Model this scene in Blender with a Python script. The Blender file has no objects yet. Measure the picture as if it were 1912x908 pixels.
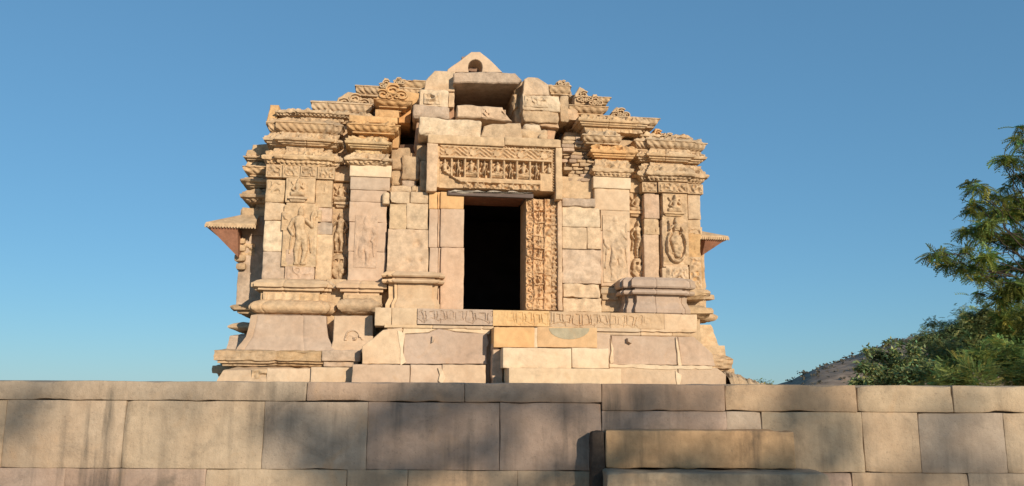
import bpy, math, random
import numpy as np
from mathutils import Vector, Matrix

random.seed(7)
rng = np.random.default_rng(7)
S = bpy.context.scene
C = S.collection
D2R = math.radians

# ------------------------------------------------------------------ camera
EYE = Vector((0, 0, 1.55)); F = 1500.0; W, H = 1912.0, 908.0
PITCH = math.atan(266 / F); ROLL = D2R(0.33)
fw = Vector((0, math.cos(PITCH), math.sin(PITCH)))
r0 = Vector((1, 0, 0)); u0_ = r0.cross(fw)
RIGHT = r0 * math.cos(ROLL) + u0_ * math.sin(ROLL)
UP = u0_ * math.cos(ROLL) - r0 * math.sin(ROLL)
cam = bpy.data.cameras.new('camera'); co = bpy.data.objects.new('camera', cam); C.objects.link(co)
cam.sensor_width = 36; cam.lens = 36 * F / W; cam.clip_start = .05; cam.clip_end = 6000
m = Matrix((RIGHT, UP, -fw)).transposed().to_4x4(); m.translation = EYE
co.matrix_world = m
S.camera = co

# ------------------------------------------------------------------ light
SUN_EL = D2R(17); SUN_AZ = D2R(30)      # azimuth: to the right of straight behind the camera
sdir = Vector((math.sin(SUN_AZ) * math.cos(SUN_EL), -math.cos(SUN_AZ) * math.cos(SUN_EL), math.sin(SUN_EL)))
wd = bpy.data.worlds.new('World'); S.world = wd; wd.use_nodes = True
nt = wd.node_tree; bg = nt.nodes['Background']
sk = nt.nodes.new('ShaderNodeTexSky'); sk.sky_type = 'NISHITA'; sk.sun_disc = False
sk.sun_elevation = SUN_EL
sk.sun_rotation = math.atan2(sdir.x, sdir.y)
sk.air_density = 1.0; sk.dust_density = 0; sk.ozone_density = 8
ga = nt.nodes.new('ShaderNodeGamma'); ga.inputs[1].default_value = .52      # the camera's compressed sky
tn = nt.nodes.new('ShaderNodeMix'); tn.data_type = 'RGBA'; tn.blend_type = 'MULTIPLY'; tn.inputs[0].default_value = 1
tn.inputs[7].default_value = (1.07, 1.50, 1.63, 1)
nt.links.new(sk.outputs[0], ga.inputs[0]); nt.links.new(ga.outputs[0], tn.inputs[6]); nt.links.new(tn.outputs[2], bg.inputs[0])
bg.inputs[1].default_value = .145
sl = bpy.data.lights.new('sun', 'SUN'); so = bpy.data.objects.new('sun', sl); C.objects.link(so)
sl.energy = 4.6; sl.angle = D2R(.53); sl.color = (1, .875, .70)
so.rotation_euler = (-sdir).to_track_quat('-Z', 'Y').to_euler()
so.location = (20, -20, 20)
S.view_settings.view_transform = 'Standard'; S.view_settings.look = 'None'
S.view_settings.exposure = 0.12; S.view_settings.gamma = 1; S.view_settings.use_curve_mapping = False
S.render.engine = 'CYCLES'

# ------------------------------------------------------------------ helpers
def ray(px, py):
    return RIGHT * ((px - W / 2) / F) + UP * ((H / 2 - py) / F) + fw
def at(px, py, Y):
    d = ray(px, py); return EYE + d * ((Y - EYE.y) / d.y)

ZF = 1.564                                   # platform floor
TA = D2R(8.0)
TO = Vector((0, 14, ZF)); UA = Vector((math.cos(TA), math.sin(TA), 0)); VA = Vector((-math.sin(TA), math.cos(TA), 0))
def P(px, py, v):
    d = ray(px, py); t = ((TO - EYE).dot(VA) + v) / d.dot(VA); p = EYE + d * t - TO
    return p.dot(UA), p.z
def UX(px, v, py=500): return P(px, py, v)[0]
def ZY(py, v, px=900): return P(px, py, v)[1]
def RC(x0, y0, x1, y1, v):
    xm, ym = (x0 + x1) / 2, (y0 + y1) / 2
    return P(x0, ym, v)[0], P(x1, ym, v)[0], P(xm, y1, v)[1], P(xm, y0, v)[1]   # u0,u1,z0,z1

def _hash(i, j, k, s):
    n = (i * 374761393 + j * 668265263 + k * 2147483647 + s * 974711) & 0xffffffff
    n = ((n ^ (n >> 13)) * 1274126177) & 0xffffffff
    n = ((n ^ (n >> 15)) * 2246822519) & 0xffffffff
    return ((n ^ (n >> 16)) & 0xffff) / 65535.0
def vn(p, sc, seed=0):
    q = np.asarray(p, float) * sc; i = np.floor(q).astype(np.int64); f = q - i; f = f * f * (3 - 2 * f)
    r = 0
    for a in (0, 1):
        for b in (0, 1):
            for c in (0, 1):
                w = (f[:, 0] if a else 1 - f[:, 0]) * (f[:, 1] if b else 1 - f[:, 1]) * (f[:, 2] if c else 1 - f[:, 2])
                r = r + w * _hash(i[:, 0] + a, i[:, 1] + b, i[:, 2] + c, seed)
    return r * 2 - 1
def fbm(p, sc, seed=0, o=3):
    return sum(vn(p, sc * 2 ** k, seed + k) * .5 ** k for k in range(o))

class MB:
    def __init__(s): s.V = []; s.Fc = []; s.T = []; s.n = 0
    def add(s, V, Fc, tint):
        V = np.asarray(V, float); s.V.append(V)
        s.Fc += [tuple(int(i) + s.n for i in f) for f in Fc]
        t = np.empty((len(V), 4)); t[:, :3] = tint; t[:, 3] = 1; s.T.append(t); s.n += len(V)
    def build(s, name, mat, parent=None, angle=38, smooth=True):
        me = bpy.data.meshes.new(name)
        V = np.concatenate(s.V); me.from_pydata(V.tolist(), [], s.Fc)
        a = me.color_attributes.new('tint', 'FLOAT_COLOR', 'POINT')
        T = np.concatenate(s.T)
        if 'stone' in mat.name: T = T * [1.03, .98, .925, 1]
        a.data.foreach_set('color', T.ravel())
        if smooth:
            me.polygons.foreach_set('use_smooth', [True] * len(me.polygons))
            me.set_sharp_from_angle(angle=D2R(angle))
        me.materials.append(mat); me.update()
        o = bpy.data.objects.new(name, me); C.objects.link(o)
        if parent: o.parent = parent
        return o

def tag(o, label=None, cat=None, group=None, kind=None):
    if label: o['label'] = label
    if cat: o['category'] = cat
    if group: o['group'] = group
    if kind: o['kind'] = kind
    return o
def empty(name, loc, rz=0):
    o = bpy.data.objects.new(name, None); C.objects.link(o); o.location = loc; o.rotation_euler = (0, 0, rz); o.empty_display_size = .2
    return o

_seed = [100]
def box(mb, u0, u1, v0, v1, z0, z1, tint, rough=.006, cell=.05, r=.008, chip=1.2, M=None, var=.06, warp=None):
    """a dressed stone: rounded worn edges, uneven faces"""
    _seed[0] += 1; sd = _seed[0]
    if u1 < u0: u0, u1 = u1, u0
    if v1 < v0: v0, v1 = v1, v0
    if z1 < z0: z0, z1 = z1, z0
    L = [u1 - u0, v1 - v0, z1 - z0]; cs = []
    for k, l in enumerate(L):
        rr = min(r, l * .3); c = cell * (3 if k == 1 else 1); n = max(1, int(round((l - 2 * rr) / c))); n = min(n, 90)
        cs.append(np.concatenate([[0], np.linspace(rr, l - rr, n + 1), [l]]))
    nx, ny, nz = [len(c) for c in cs]; idx = {}; vs = []; fs = []
    def vid(i, j, k):
        key = (i, j, k)
        if key not in idx: idx[key] = len(vs); vs.append((cs[0][i], cs[1][j], cs[2][k]))
        return idx[key]
    for i in range(nx - 1):
        for k in range(nz - 1):
            fs.append((vid(i, 0, k), vid(i + 1, 0, k), vid(i + 1, 0, k + 1), vid(i, 0, k + 1)))
            fs.append((vid(i, ny - 1, k), vid(i, ny - 1, k + 1), vid(i + 1, ny - 1, k + 1), vid(i + 1, ny - 1, k)))
        for j in range(ny - 1):
            fs.append((vid(i, j, 0), vid(i, j + 1, 0), vid(i + 1, j + 1, 0), vid(i + 1, j, 0)))
            fs.append((vid(i, j, nz - 1), vid(i + 1, j, nz - 1), vid(i + 1, j + 1, nz - 1), vid(i, j + 1, nz - 1)))
    for j in range(ny - 1):
        for k in range(nz - 1):
            fs.append((vid(0, j, k), vid(0, j, k + 1), vid(0, j + 1, k + 1), vid(0, j + 1, k)))
            fs.append((vid(nx - 1, j, k), vid(nx - 1, j + 1, k), vid(nx - 1, j + 1, k + 1), vid(nx - 1, j, k + 1)))
    V = np.array(vs); Wp = V + [u0 + sd * .37, v0, z0]
    nn = fbm(Wp, 5, sd % 50); rr = r * (1 + chip * 3.5 * np.clip(nn - .15, 0, 1))
    rr = np.minimum(rr, min(L) * .45)[:, None]
    inner = np.clip(V, rr, np.array(L) - rr); d = V - inner; ln = np.linalg.norm(d, axis=1, keepdims=True)
    N = d / np.maximum(ln, 1e-9); V = inner + N * rr
    V = V + N * (fbm(Wp, 7, sd % 37 + 5) * rough)[:, None]
    V = V + [u0, v0, z0]
    if warp: V = warp(V)
    if M is not None:
        A = np.array(M.to_3x3()); c = np.array([(u0 + u1) / 2, (v0 + v1) / 2, (z0 + z1) / 2]); V = (V - c) @ A.T + c
    t = np.array(tint) * (1 + rng.uniform(-var, var))
    mb.add(V, fs, t)

def pbox(mb, x0, y0, x1, y1, v0, v1, tint, **k):
    u0, u1, z0, z1 = RC(x0, y0, x1, y1, v0); box(mb, u0, u1, v0, v1, z0, z1, tint, **k)

def prism(mb, pts, v0, v1, tint, b=.012, holes=None, amp=.006):
    """a slab with the given outline (u,z), its front edge bevelled"""
    _seed[0] += 1
    q = []
    for (a, c), (a2, c2) in zip(pts, pts[1:] + pts[:1]):
        n = max(1, int(math.hypot(a2 - a, c2 - c) / .07))
        for i in range(n): q.append((a + (a2 - a) * i / n, c + (c2 - c) * i / n))
    q = np.array(q); n = len(q)
    P3 = np.column_stack([q[:, 0], np.zeros(n), q[:, 1]])
    q = q + np.column_stack([vn(P3, 12, _seed[0] % 40), vn(P3, 12, _seed[0] % 40 + 9)]) * amp
    area = sum(q[i, 0] * q[(i + 1) % n, 1] - q[(i + 1) % n, 0] * q[i, 1] for i in range(n)) / 2
    if area < 0: q = q[::-1]
    t = np.roll(q, -1, 0) - np.roll(q, 1, 0); t /= np.maximum(np.linalg.norm(t, axis=1, keepdims=True), 1e-9)
    inn = q + np.column_stack([-t[:, 1], t[:, 0]]) * b
    V = np.concatenate([np.column_stack([inn[:, 0], np.full(n, v0), inn[:, 1]]),
                        np.column_stack([q[:, 0], np.full(n, v0 + b), q[:, 1]]),
                        np.column_stack([q[:, 0], np.full(n, v1), q[:, 1]])])
    fs = [tuple(range(n)), tuple(reversed(range(2 * n, 3 * n)))]
    for i in range(n):
        j = (i + 1) % n
        fs.append((i, n + i, n + j, j)); fs.append((n + i, 2 * n + i, 2 * n + j, n + j))
    mb.add(V, fs, np.array(tint) * (1 + rng.uniform(-.05, .05)))
def pprism(mb, pts, v0, v1, tint, **k): prism(mb, [P(x, y, v0) for x, y in pts], v0, v1, tint, **k)

def sweep(mb, plan, prof, tint, orn=None, rough=.006, res=.014, sideres=.08, pres=.014, bites=.5):
    """a moulding: profile (out, z) carried round the plan (u, v) with mitred corners"""
    _seed[0] += 1; sd = _seed[0]
    pl = [np.array(p, float) for p in plan]
    ns = []
    for a, b in zip(pl[:-1], pl[1:]):
        d = (b - a) / max(np.linalg.norm(b - a), 1e-9); ns.append(np.array([d[1], -d[0]]))
    ms = [ns[0]]
    for a, b in zip(ns[:-1], ns[1:]): ms.append((a + b) / max(1 + a.dot(b), .3))
    ms.append(ns[-1])
    base = []; mm = []; nrm = []; ss = []; s = 0
    for i in range(len(pl) - 1):
        L = np.linalg.norm(pl[i + 1] - pl[i]); front = abs(ns[i][1]) > .5
        n = max(1, int(L / (res if front else min(sideres, max(L / 4, res)))))
        for k in range(n):
            t = k / n; base.append(pl[i] * (1 - t) + pl[i + 1] * t); mm.append(ms[i] * (1 - t) + ms[i + 1] * t)
            nrm.append(ns[i] if k else ms[i]); ss.append(s + L * t)
        s += L
    base.append(pl[-1]); mm.append(ms[-1]); nrm.append(ns[-1]); ss.append(s)
    base, mm, nrm, ss = map(np.array, (base, mm, nrm, ss))
    pr = []
    for (a, c), (a2, c2) in zip(prof[:-1], prof[1:]):
        n = max(1, int(math.hypot(a2 - a, c2 - c) / pres))
        for i in range(n): pr.append((a + (a2 - a) * i / n, c + (c2 - c) * i / n))
    pr.append(prof[-1]); pr = np.array(pr)
    tg = np.gradient(pr, axis=0); tg /= np.maximum(np.linalg.norm(tg, axis=1, keepdims=True), 1e-9)
    pn = np.column_stack([tg[:, 1], -tg[:, 0]])      # outward
    nb, npf = len(base), len(pr)
    SS, _ = np.meshgrid(ss, pr[:, 0], indexing='ij'); ZZ = np.broadcast_to(pr[:, 1], (nb, npf)); OO = np.broadcast_to(pr[:, 0], (nb, npf))
    X = base[:, 0][:, None] + mm[:, 0][:, None] * OO; Y = base[:, 1][:, None] + mm[:, 1][:, None] * OO
    pts = np.column_stack([X.ravel(), Y.ravel(), ZZ.ravel()])
    h = fbm(pts, 9, sd % 41) * rough
    if bites:
        e = fbm(pts, 3.2, sd % 23 + 60); h -= np.clip(e - .42, 0, 1) * .16 * bites * np.clip(OO.ravel() / max(pr[:, 0].max(), .02), 0, 1)
    if orn is not None: h = h + orn(SS, ZZ, OO).ravel()
    e_ = np.cumsum(np.random.default_rng(sd).uniform(.38, .85, 60)); dj = np.min(np.abs(SS.ravel()[:, None] - e_[None, :]), 1)
    h = h - .012 * (dj < res * .55)
    h = h.reshape(nb, npf)
    X = X + h * nrm[:, 0][:, None] * pn[:, 0]; Y = Y + h * nrm[:, 1][:, None] * pn[:, 0]; Z = ZZ + h * pn[:, 1]
    V = np.column_stack([X.ravel(), Y.ravel(), Z.ravel()])
    fs = []
    for i in range(nb - 1):
        for j in range(npf - 1):
            a = i * npf + j; fs.append((a, a + npf, a + npf + 1, a + 1))
    fs.append(tuple(i * npf for i in reversed(range(nb)))); fs.append(tuple(i * npf + npf - 1 for i in range(nb)))
    tv = np.array(tint) * (1 + rng.uniform(-.04, .04)); tcol = np.repeat(tv[None, :], len(V), 0)
    e = e_
    ix = np.searchsorted(e, SS.ravel(), side='right'); tone = 1 + rng.uniform(-.10, .09, (len(e) + 2, 1)); hue = rng.uniform(-.06, .06, (len(e) + 2, 1)) * np.array([[.5, 0, -1]])
    tcol = tcol * (tone[ix] + hue[ix])
    mb.add(V, fs, tcol)

def relief(mb, u0, u1, z0, z1, v, hf, tint, thick=.08, res=.0095, rough=.003, M=None):
    """a carved panel: real height field hf(U, Z) in metres, standing out of v towards the front"""
    _seed[0] += 1; sd = _seed[0]
    nx = max(3, int((u1 - u0) / res)); nz = max(3, int((z1 - z0) / res))
    U, Z = np.meshgrid(np.linspace(u0, u1, nx), np.linspace(z0, z1, nz), indexing='ij')
    h = hf(U, Z); pts = np.column_stack([U.ravel(), Z.ravel(), np.zeros(U.size)])
    h = h + (fbm(pts, 14, sd % 31) * rough).reshape(U.shape)
    V = np.column_stack([U.ravel(), (v - h).ravel(), Z.ravel()])
    fs = [(i * nz + j, (i + 1) * nz + j, (i + 1) * nz + j + 1, i * nz + j + 1) for i in range(nx - 1) for j in range(nz - 1)]
    ring = [i * nz for i in range(nx)] + [(nx - 1) * nz + j for j in range(1, nz)] + [i * nz + nz - 1 for i in range(nx - 2, -1, -1)] + [j for j in range(nz - 2, 0, -1)]
    n0 = len(V); back = V[ring].copy(); back[:, 1] = v + thick
    V = np.concatenate([V, back]); n = len(ring)
    for k in range(n):
        k2 = (k + 1) % n; fs.append((ring[k], n0 + k, n0 + k2, ring[k2]))
    fs.append(tuple(n0 + k for k in range(n)))
    mb.add(V, fs, np.array(tint) * (1 + rng.uniform(-.03, .03)))

# ---- carving vocabulary (heights in metres)
def cap(X, Y, x0, y0, x1, y1, ra, rb, Hh):
    dx, dy = x1 - x0, y1 - y0; L2 = dx * dx + dy * dy + 1e-12
    t = np.clip(((X - x0) * dx + (Y - y0) * dy) / L2, 0, 1)
    d = np.hypot(X - x0 - t * dx, Y - y0 - t * dy); r = ra + (rb - ra) * t
    return Hh * np.clip(1 - (d / r) ** 2, 0, 1) ** .36
def standing(X, Y, cx, y0, h, A, f=1):
    """standing figure in a three-bend pose, height h from y0"""
    g = lambda x, y: (cx + f * x * h, y0 + y * h)
    L = []
    def c(a, b, r1, r2, k=1.0): L.append(cap(X, Y, *g(*a), *g(*b), r1 * h, r2 * h, A * k))
    c((.0, .90), (.0, .925), .055, .05, .9); c((0, .96), (0, 1.02), .05, .02, .7)        # head, crown
    c((.0, .86), (.0, .84), .03, .03, .8)
    c((-.02, .78), (.0, .60), .10, .075); c((.01, .56), (.03, .50), .09, .10)            # chest, hips
    c((.0, .48), (-.05, .25), .065, .05, .9); c((-.05, .25), (-.04, .04), .045, .03, .8)
    c((.07, .48), (.10, .26), .065, .05, .9); c((.10, .26), (.06, .04), .045, .03, .8)
    c((-.06, .02), (-.02, .02), .03, .03, .6); c((.05, .02), (.10, .02), .03, .03, .6)
    c((-.12, .79), (-.19, .64), .038, .032, .8); c((-.19, .64), (-.12, .52), .03, .028, .8)
    c((.10, .79), (.20, .68), .038, .032, .8); c((.20, .68), (.19, .84), .03, .025, .7)
    c((-.13, .62), (-.17, .2), .018, .012, .45); c((.17, .5), (.2, .22), .018, .012, .45)
    c((.19, .86), (.21, .92), .03, .03, .6)
    r = L[0]
    for q in L[1:]: r = np.maximum(r, q)
    return r
def seated(X, Y, cx, y0, h, A, f=1):
    g = lambda x, y: (cx + f * x * h, y0 + y * h)
    L = []
    def c(a, b, r1, r2, k=1.0): L.append(cap(X, Y, *g(*a), *g(*b), r1 * h, r2 * h, A * k))
    c((0, .80), (0, .85), .10, .09); c((0, .92), (0, .98), .07, .03, .8)
    c((0, .62), (0, .36), .17, .13); c((-.30, .14), (.30, .14), .12, .12, .9); c((-.1, .26), (.3, .16), .1, .08)
    c((-.18, .62), (-.30, .40), .07, .06, .8); c((-.30, .40), (-.12, .28), .05, .05, .8)
    c((.18, .62), (.32, .48), .07, .06, .8); c((.32, .48), (.30, .74), .05, .05, .7)
    c((-.28, .7), (-.36, .84), .04, .04, .5); c((-.36, .02), (.36, .02), .05, .05, .6)
    r = L[0]
    for q in L[1:]: r = np.maximum(r, q)
    return r
def nz2(U, Z, sc, sd, o=3):
    p = np.column_stack([U.ravel(), Z.ravel(), np.full(U.size, sd * 3.3)]); return fbm(p, sc, sd, o).reshape(U.shape)
def scroll(U, Z, per, Hh, A, ph=0):
    """running foliage scroll"""
    a = (U / per + ph) * 2 * math.pi; x = ((U / per + ph) % 1 - .5) * per; s = np.where(np.floor(U / per + ph) % 2 == 0, 1, -1)
    r = np.hypot(x, Z - .05 * Hh * s); th = np.arctan2(Z, x)
    sp = np.sin(2 * math.pi * r / (Hh * .42) + s * th)
    return A * np.clip(sp * 1.6, -.2, 1) * np.clip(1.2 - r / (Hh * .62), 0, 1) ** .3
def busy(U, Z, sc, A, sd):
    """crowded undercut carving"""
    n = nz2(U, Z, sc, sd, 2); r = 1 - np.abs(n) * 2.6
    A = A * 1.45
    return A * np.clip(r, -.6, .7) + A * .45 * np.sin(U * sc * 5 + 3 * n) * np.sin(Z * sc * 4.2 + 2 * n)
def arch(U, Z, cx, z0, r, w, A):
    d = np.hypot(U - cx, (Z - z0)); up = (Z > z0 - w * .5)
    ring = A * np.sqrt(np.clip(1 - ((d - r) / w) ** 2, 0, 1)) * up
    hole = -A * 1.2 * (d < r - w) * up
    return ring + hole

# ------------------------------------------------------------------ materials
def nodes(mat):
    mat.use_nodes = True; n = mat.node_tree; b = n.nodes['Principled BSDF']; return n, b
def stone_mat(name, stain=.25, blot=.22, bump=.5, grain=1.0, streak=.0, pits=.5, gloss=.9, scale=1.0, dark=(.10, .085, .07)):
    mt = bpy.data.materials.new(name); n, b = nodes(mt); N = n.nodes.new; L = n.links.new
    tc = N('ShaderNodeTexCoord'); at_ = N('ShaderNodeAttribute'); at_.attribute_name = 'tint'
    def noise(sc, det=5, ro=.55, vec=None, dist=0):
        q = N('ShaderNodeTexNoise'); q.inputs['Scale'].default_value = sc; q.inputs['Detail'].default_value = det
        q.inputs['Roughness'].default_value = ro; q.inputs['Distortion'].default_value = dist
        L(vec or tc.outputs['Object'], q.inputs['Vector']); return q
    def ramp(src, a, c, lo=0., hi=1.):
        r = N('ShaderNodeMapRange'); r.inputs['From Min'].default_value = a; r.inputs['From Max'].default_value = c
        r.inputs['To Min'].default_value = lo; r.inputs['To Max'].default_value = hi; L(src, r.inputs['Value']); return r.outputs[0]
    def mix(f, a, c, mode='MIX'):
        x = N('ShaderNodeMix'); x.data_type = 'RGBA'; x.blend_type = mode
        if isinstance(f, float): x.inputs[0].default_value = f
        else: L(f, x.inputs[0])
        for s_, v in ((6, a), (7, c)):
            if isinstance(v, tuple): x.inputs[s_].default_value = (*v, 1)
            else: L(v, x.inputs[s_])
        return x.outputs[2]
    big = noise(1.7 * scale, 6, .6, dist=.4)
    col = mix(ramp(big.outputs['Fac'], .38, .66), at_.outputs['Color'], (.92, .87, .83), 'MULTIPLY')
    mid = noise(9 * scale, 6, .65)
    g = ramp(mid.outputs['Fac'], .3, .7, 1 - blot, 1 + blot * .6)
    cg = N('ShaderNodeCombineColor'); [L(g, cg.inputs[i]) for i in range(3)]
    col = mix(1.0, col, cg.outputs[0], 'MULTIPLY')
    # warm iron patches
    pt = noise(3.1 * scale, 4, .5, dist=1.0)
    col = mix(ramp(pt.outputs['Fac'], .60, .74, 0, .30), col, (.50, .30, .15))
    if streak:
        mp = N('ShaderNodeMapping'); mp.inputs['Scale'].default_value = (9, 9, .9); L(tc.outputs['Object'], mp.inputs['Vector'])
        st = noise(1.0, 6, .6, mp.outputs[0]); st2 = noise(.9, 3, .5)
        mm = N('ShaderNodeMath'); mm.operation = 'MULTIPLY'
        L(ramp(st.outputs['Fac'], .48, .68), mm.inputs[0]); L(ramp(st2.outputs['Fac'], .42, .62, 0, streak), mm.inputs[1])
        col = mix(mm.outputs[0], col, dark)
    # weather stains
    sn = noise(2.3 * scale, 7, .7, dist=.6)
    col = mix(ramp(sn.outputs['Fac'], .55, .72, 0, stain), col, dark)
    # pits
    pn = noise(60 * scale, 3, .6)
    col = mix(ramp(pn.outputs['Fac'], .60, .75, 0, pits * .6), col, (.12, .09, .07))
    L(col, b.inputs['Base Color']); b.inputs['Roughness'].default_value = gloss; b.inputs['Specular IOR Level'].default_value = .2
    fine = noise(130, 4, .7); md = noise(22, 6, .7)
    a1 = N('ShaderNodeMath'); a1.operation = 'MULTIPLY_ADD'; L(fine.outputs['Fac'], a1.inputs[0]); a1.inputs[1].default_value = .25 * grain; L(md.outputs['Fac'], a1.inputs[2])
    bp = N('ShaderNodeBump'); bp.inputs['Strength'].default_value = bump; bp.inputs['Distance'].default_value = .02
    L(a1.outputs[0], bp.inputs['Height']); L(bp.outputs[0], b.inputs['Normal'])
    return mt
def plain_mat(name, colr, rough=.8, var=.3, sc=3.0, trans=0, bump=0.0):
    mt = bpy.data.materials.new(name); n, b = nodes(mt); N = n.nodes.new; L = n.links.new
    tc = N('ShaderNodeTexCoord'); q = N('ShaderNodeTexNoise'); q.inputs['Scale'].default_value = sc; q.inputs['Detail'].default_value = 5
    L(tc.outputs['Object'], q.inputs['Vector'])
    r = N('ShaderNodeMapRange'); r.inputs['From Min'].default_value = .3; r.inputs['From Max'].default_value = .7
    r.inputs['To Min'].default_value = 1 - var; r.inputs['To Max'].default_value = 1 + var; L(q.outputs['Fac'], r.inputs['Value'])
    x = N('ShaderNodeVectorMath'); x.operation = 'SCALE'; x.inputs[0].default_value = colr; L(r.outputs[0], x.inputs['Scale'])
    L(x.outputs[0], b.inputs['Base Color']); b.inputs['Roughness'].default_value = rough; b.inputs['Specular IOR Level'].default_value = .25
    if bump:
        bp = N('ShaderNodeBump'); bp.inputs['Strength'].default_value = bump; L(q.outputs['Fac'], bp.inputs['Height']); L(bp.outputs[0], b.inputs['Normal'])
    return mt
def leaf_mat(name, colr, trans=.25):
    mt = bpy.data.materials.new(name); n, b = nodes(mt); N = n.nodes.new; L = n.links.new
    at_ = N('ShaderNodeAttribute'); at_.attribute_name = 'tint'
    x = N('ShaderNodeMix'); x.data_type = 'RGBA'; x.blend_type = 'MULTIPLY'; x.inputs[0].default_value = 1
    x.inputs[6].default_value = (*colr, 1); L(at_.outputs['Color'], x.inputs[7])
    L(x.outputs[2], b.inputs['Base Color']); b.inputs['Roughness'].default_value = .5; b.inputs['Specular IOR Level'].default_value = .3
    tr = N('ShaderNodeBsdfTranslucent'); L(x.outputs[2], tr.inputs[0]); ms = N('ShaderNodeMixShader'); ms.inputs[0].default_value = trans
    out = n.nodes['Material Output']; L(b.outputs[0], ms.inputs[1]); L(tr.outputs[0], ms.inputs[2]); L(ms.outputs[0], out.inputs[0])
    return mt

SAND = stone_mat('sandstone_old', stain=.38, blot=.30, bump=.55, pits=.6)
NEWS = stone_mat('sandstone_dressed', stain=.24, blot=.15, bump=.34, pits=.15)
ROUGH = stone_mat('sandstone_rough', stain=.45, blot=.28, bump=.9, pits=.9)
WALLM = stone_mat('wall_sandstone', stain=.48, blot=.17, bump=.5, pits=.7, streak=.8, dark=(.085, .075, .06))
STAINM = stone_mat('damp_sandstone', stain=.6, blot=.25, bump=.4, pits=.5, streak=.8, dark=(.06, .05, .04))
DARKM = stone_mat('blackened_stone', stain=.9, blot=.4, bump=.6, pits=.5, streak=.9, dark=(.012, .010, .009))
INT = plain_mat('darkened_interior_stone', (.05, .035, .03), .95, .3, 3)  # the unlit room's darkness is put into the stone colour

CR = (.60, .465, .32); PK = (.545, .41, .305); GY = (.48, .385, .30); OR = (.62, .40, .20); OL = (.56, .42, .27); WT = (.66, .54, .39)
OLD2 = (.50, .375, .245)

# ------------------------------------------------------------------ ground, platform
gm = plain_mat('dry_earth', (.40, .30, .20), .95, .25, 1.3, bump=.5)
def sheet(name, pts, mat, z):
    me = bpy.data.meshes.new(name); me.from_pydata([(x, y, z) for x, y in pts], [], [tuple(range(len(pts)))]); me.materials.append(mat)
    o = bpy.data.objects.new(name, me); C.objects.link(o); tag(o, kind='structure'); return o
sheet('ground', [(-3000, -3000), (3000, -3000), (3000, 3000), (-3000, 3000)], gm, 0)
WY = 6.0
mb = MB(); box(mb, -16, 6.2, WY + .36, 27, .0, ZF - .01, (1, 1, 1), rough=0, cell=3, r=.01, chip=0)
pf = mb.build('platform_floor', plain_mat('platform_paving', (.34, .27, .19), .95, .2, 2.0, bump=.3)); tag(pf, kind='structure')

# hill
def build_hill():
    n1, n2 = 150, 26; V = []; fs = []
    Yh = 420
    for i in range(n1):
        px = 1400 + i * 12; p = at(px, 700, Yh)
        xx = px - 1462
        hh = max(0, 72 * (1 - math.exp(-max(xx, 0) / 100.0)) + .018 * max(xx, 0)) + max(0, 42 * math.sin(min(1, max(0, (xx - 120) / 900)) * math.pi))
        top = hh / F * Yh
        for j in range(n2):
            t = j / (n2 - 1); prof_ = math.sin(t * math.pi) ** .8 if 0 < t < 1 else 0
            V.append((p.x + (t - .5) * 40, Yh - 90 + 180 * t, top * 1.0 * prof_ + (1.5 * prof_)))
    V = np.array(V); hs = V[:, 2] > .4
    V[:, 2] += np.where(hs, fbm(V, .05, 3) * 1.6 + fbm(V, .25, 9) * .5, 0)
    V[:, 2] = np.maximum(V[:, 2], -.5)
    for i in range(n1 - 1):
        for j in range(n2 - 1):
            a = i * n2 + j; fs.append((a, a + n2, a + n2 + 1, a + 1))
    mb = MB(); mb.add(V, fs, (1, 1, 1))
    o = mb.build('hill', plain_mat('scrub_hill', (.27, .195, .14), .95, .35, .25, bump=.6)); tag(o, kind='structure')
    # scrub on the slope
    m2 = MB(); r = np.random.default_rng(3); Q = []
    for k in range(1500):
        i = r.integers(6, n1); j = r.integers(3, 16); c = V[min(i * n2 + j, len(V) - 1)] + [r.uniform(-3, 3), r.uniform(-3, 3), 0]
        if c[2] < 1: continue
        s = r.uniform(.5, 1.5)
        for q in range(7):
            d = r.normal(size=3); d /= np.linalg.norm(d); e = np.cross(d, r.normal(size=3)); e /= np.linalg.norm(e)
            o3 = c + r.normal(size=3) * s * [.55, .55, .3] + [0, 0, s * .4]
            Q.append((o3 - d * s * .5, o3 + e * s * .4, o3 + d * s * .5, o3 - e * s * .4))
    Q = np.array(Q).reshape(-1, 3); m2.add(Q, [(4 * i, 4 * i + 1, 4 * i + 2, 4 * i + 3) for i in range(len(Q) // 4)], (1, 1, 1))
    o = m2.build('hillside_scrub', leaf_mat('dry_scrub', (.13, .11, .075)), smooth=False); tag(o, 'thin dry scrub dotted over the distant brown hillside', 'scrub', kind='stuff')
build_hill()

# ------------------------------------------------------------------ the temple
TE = empty('temple', TO, TA)
tag(TE, 'ruined carved sandstone temple with a black doorway and broken roof on the platform', 'temple')
def part(mb, name, mat, parent=None, label=None, **k):
    o = mb.build(name, mat, parent or TE, **k)
    if label: o['label'] = label
    return o

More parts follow.
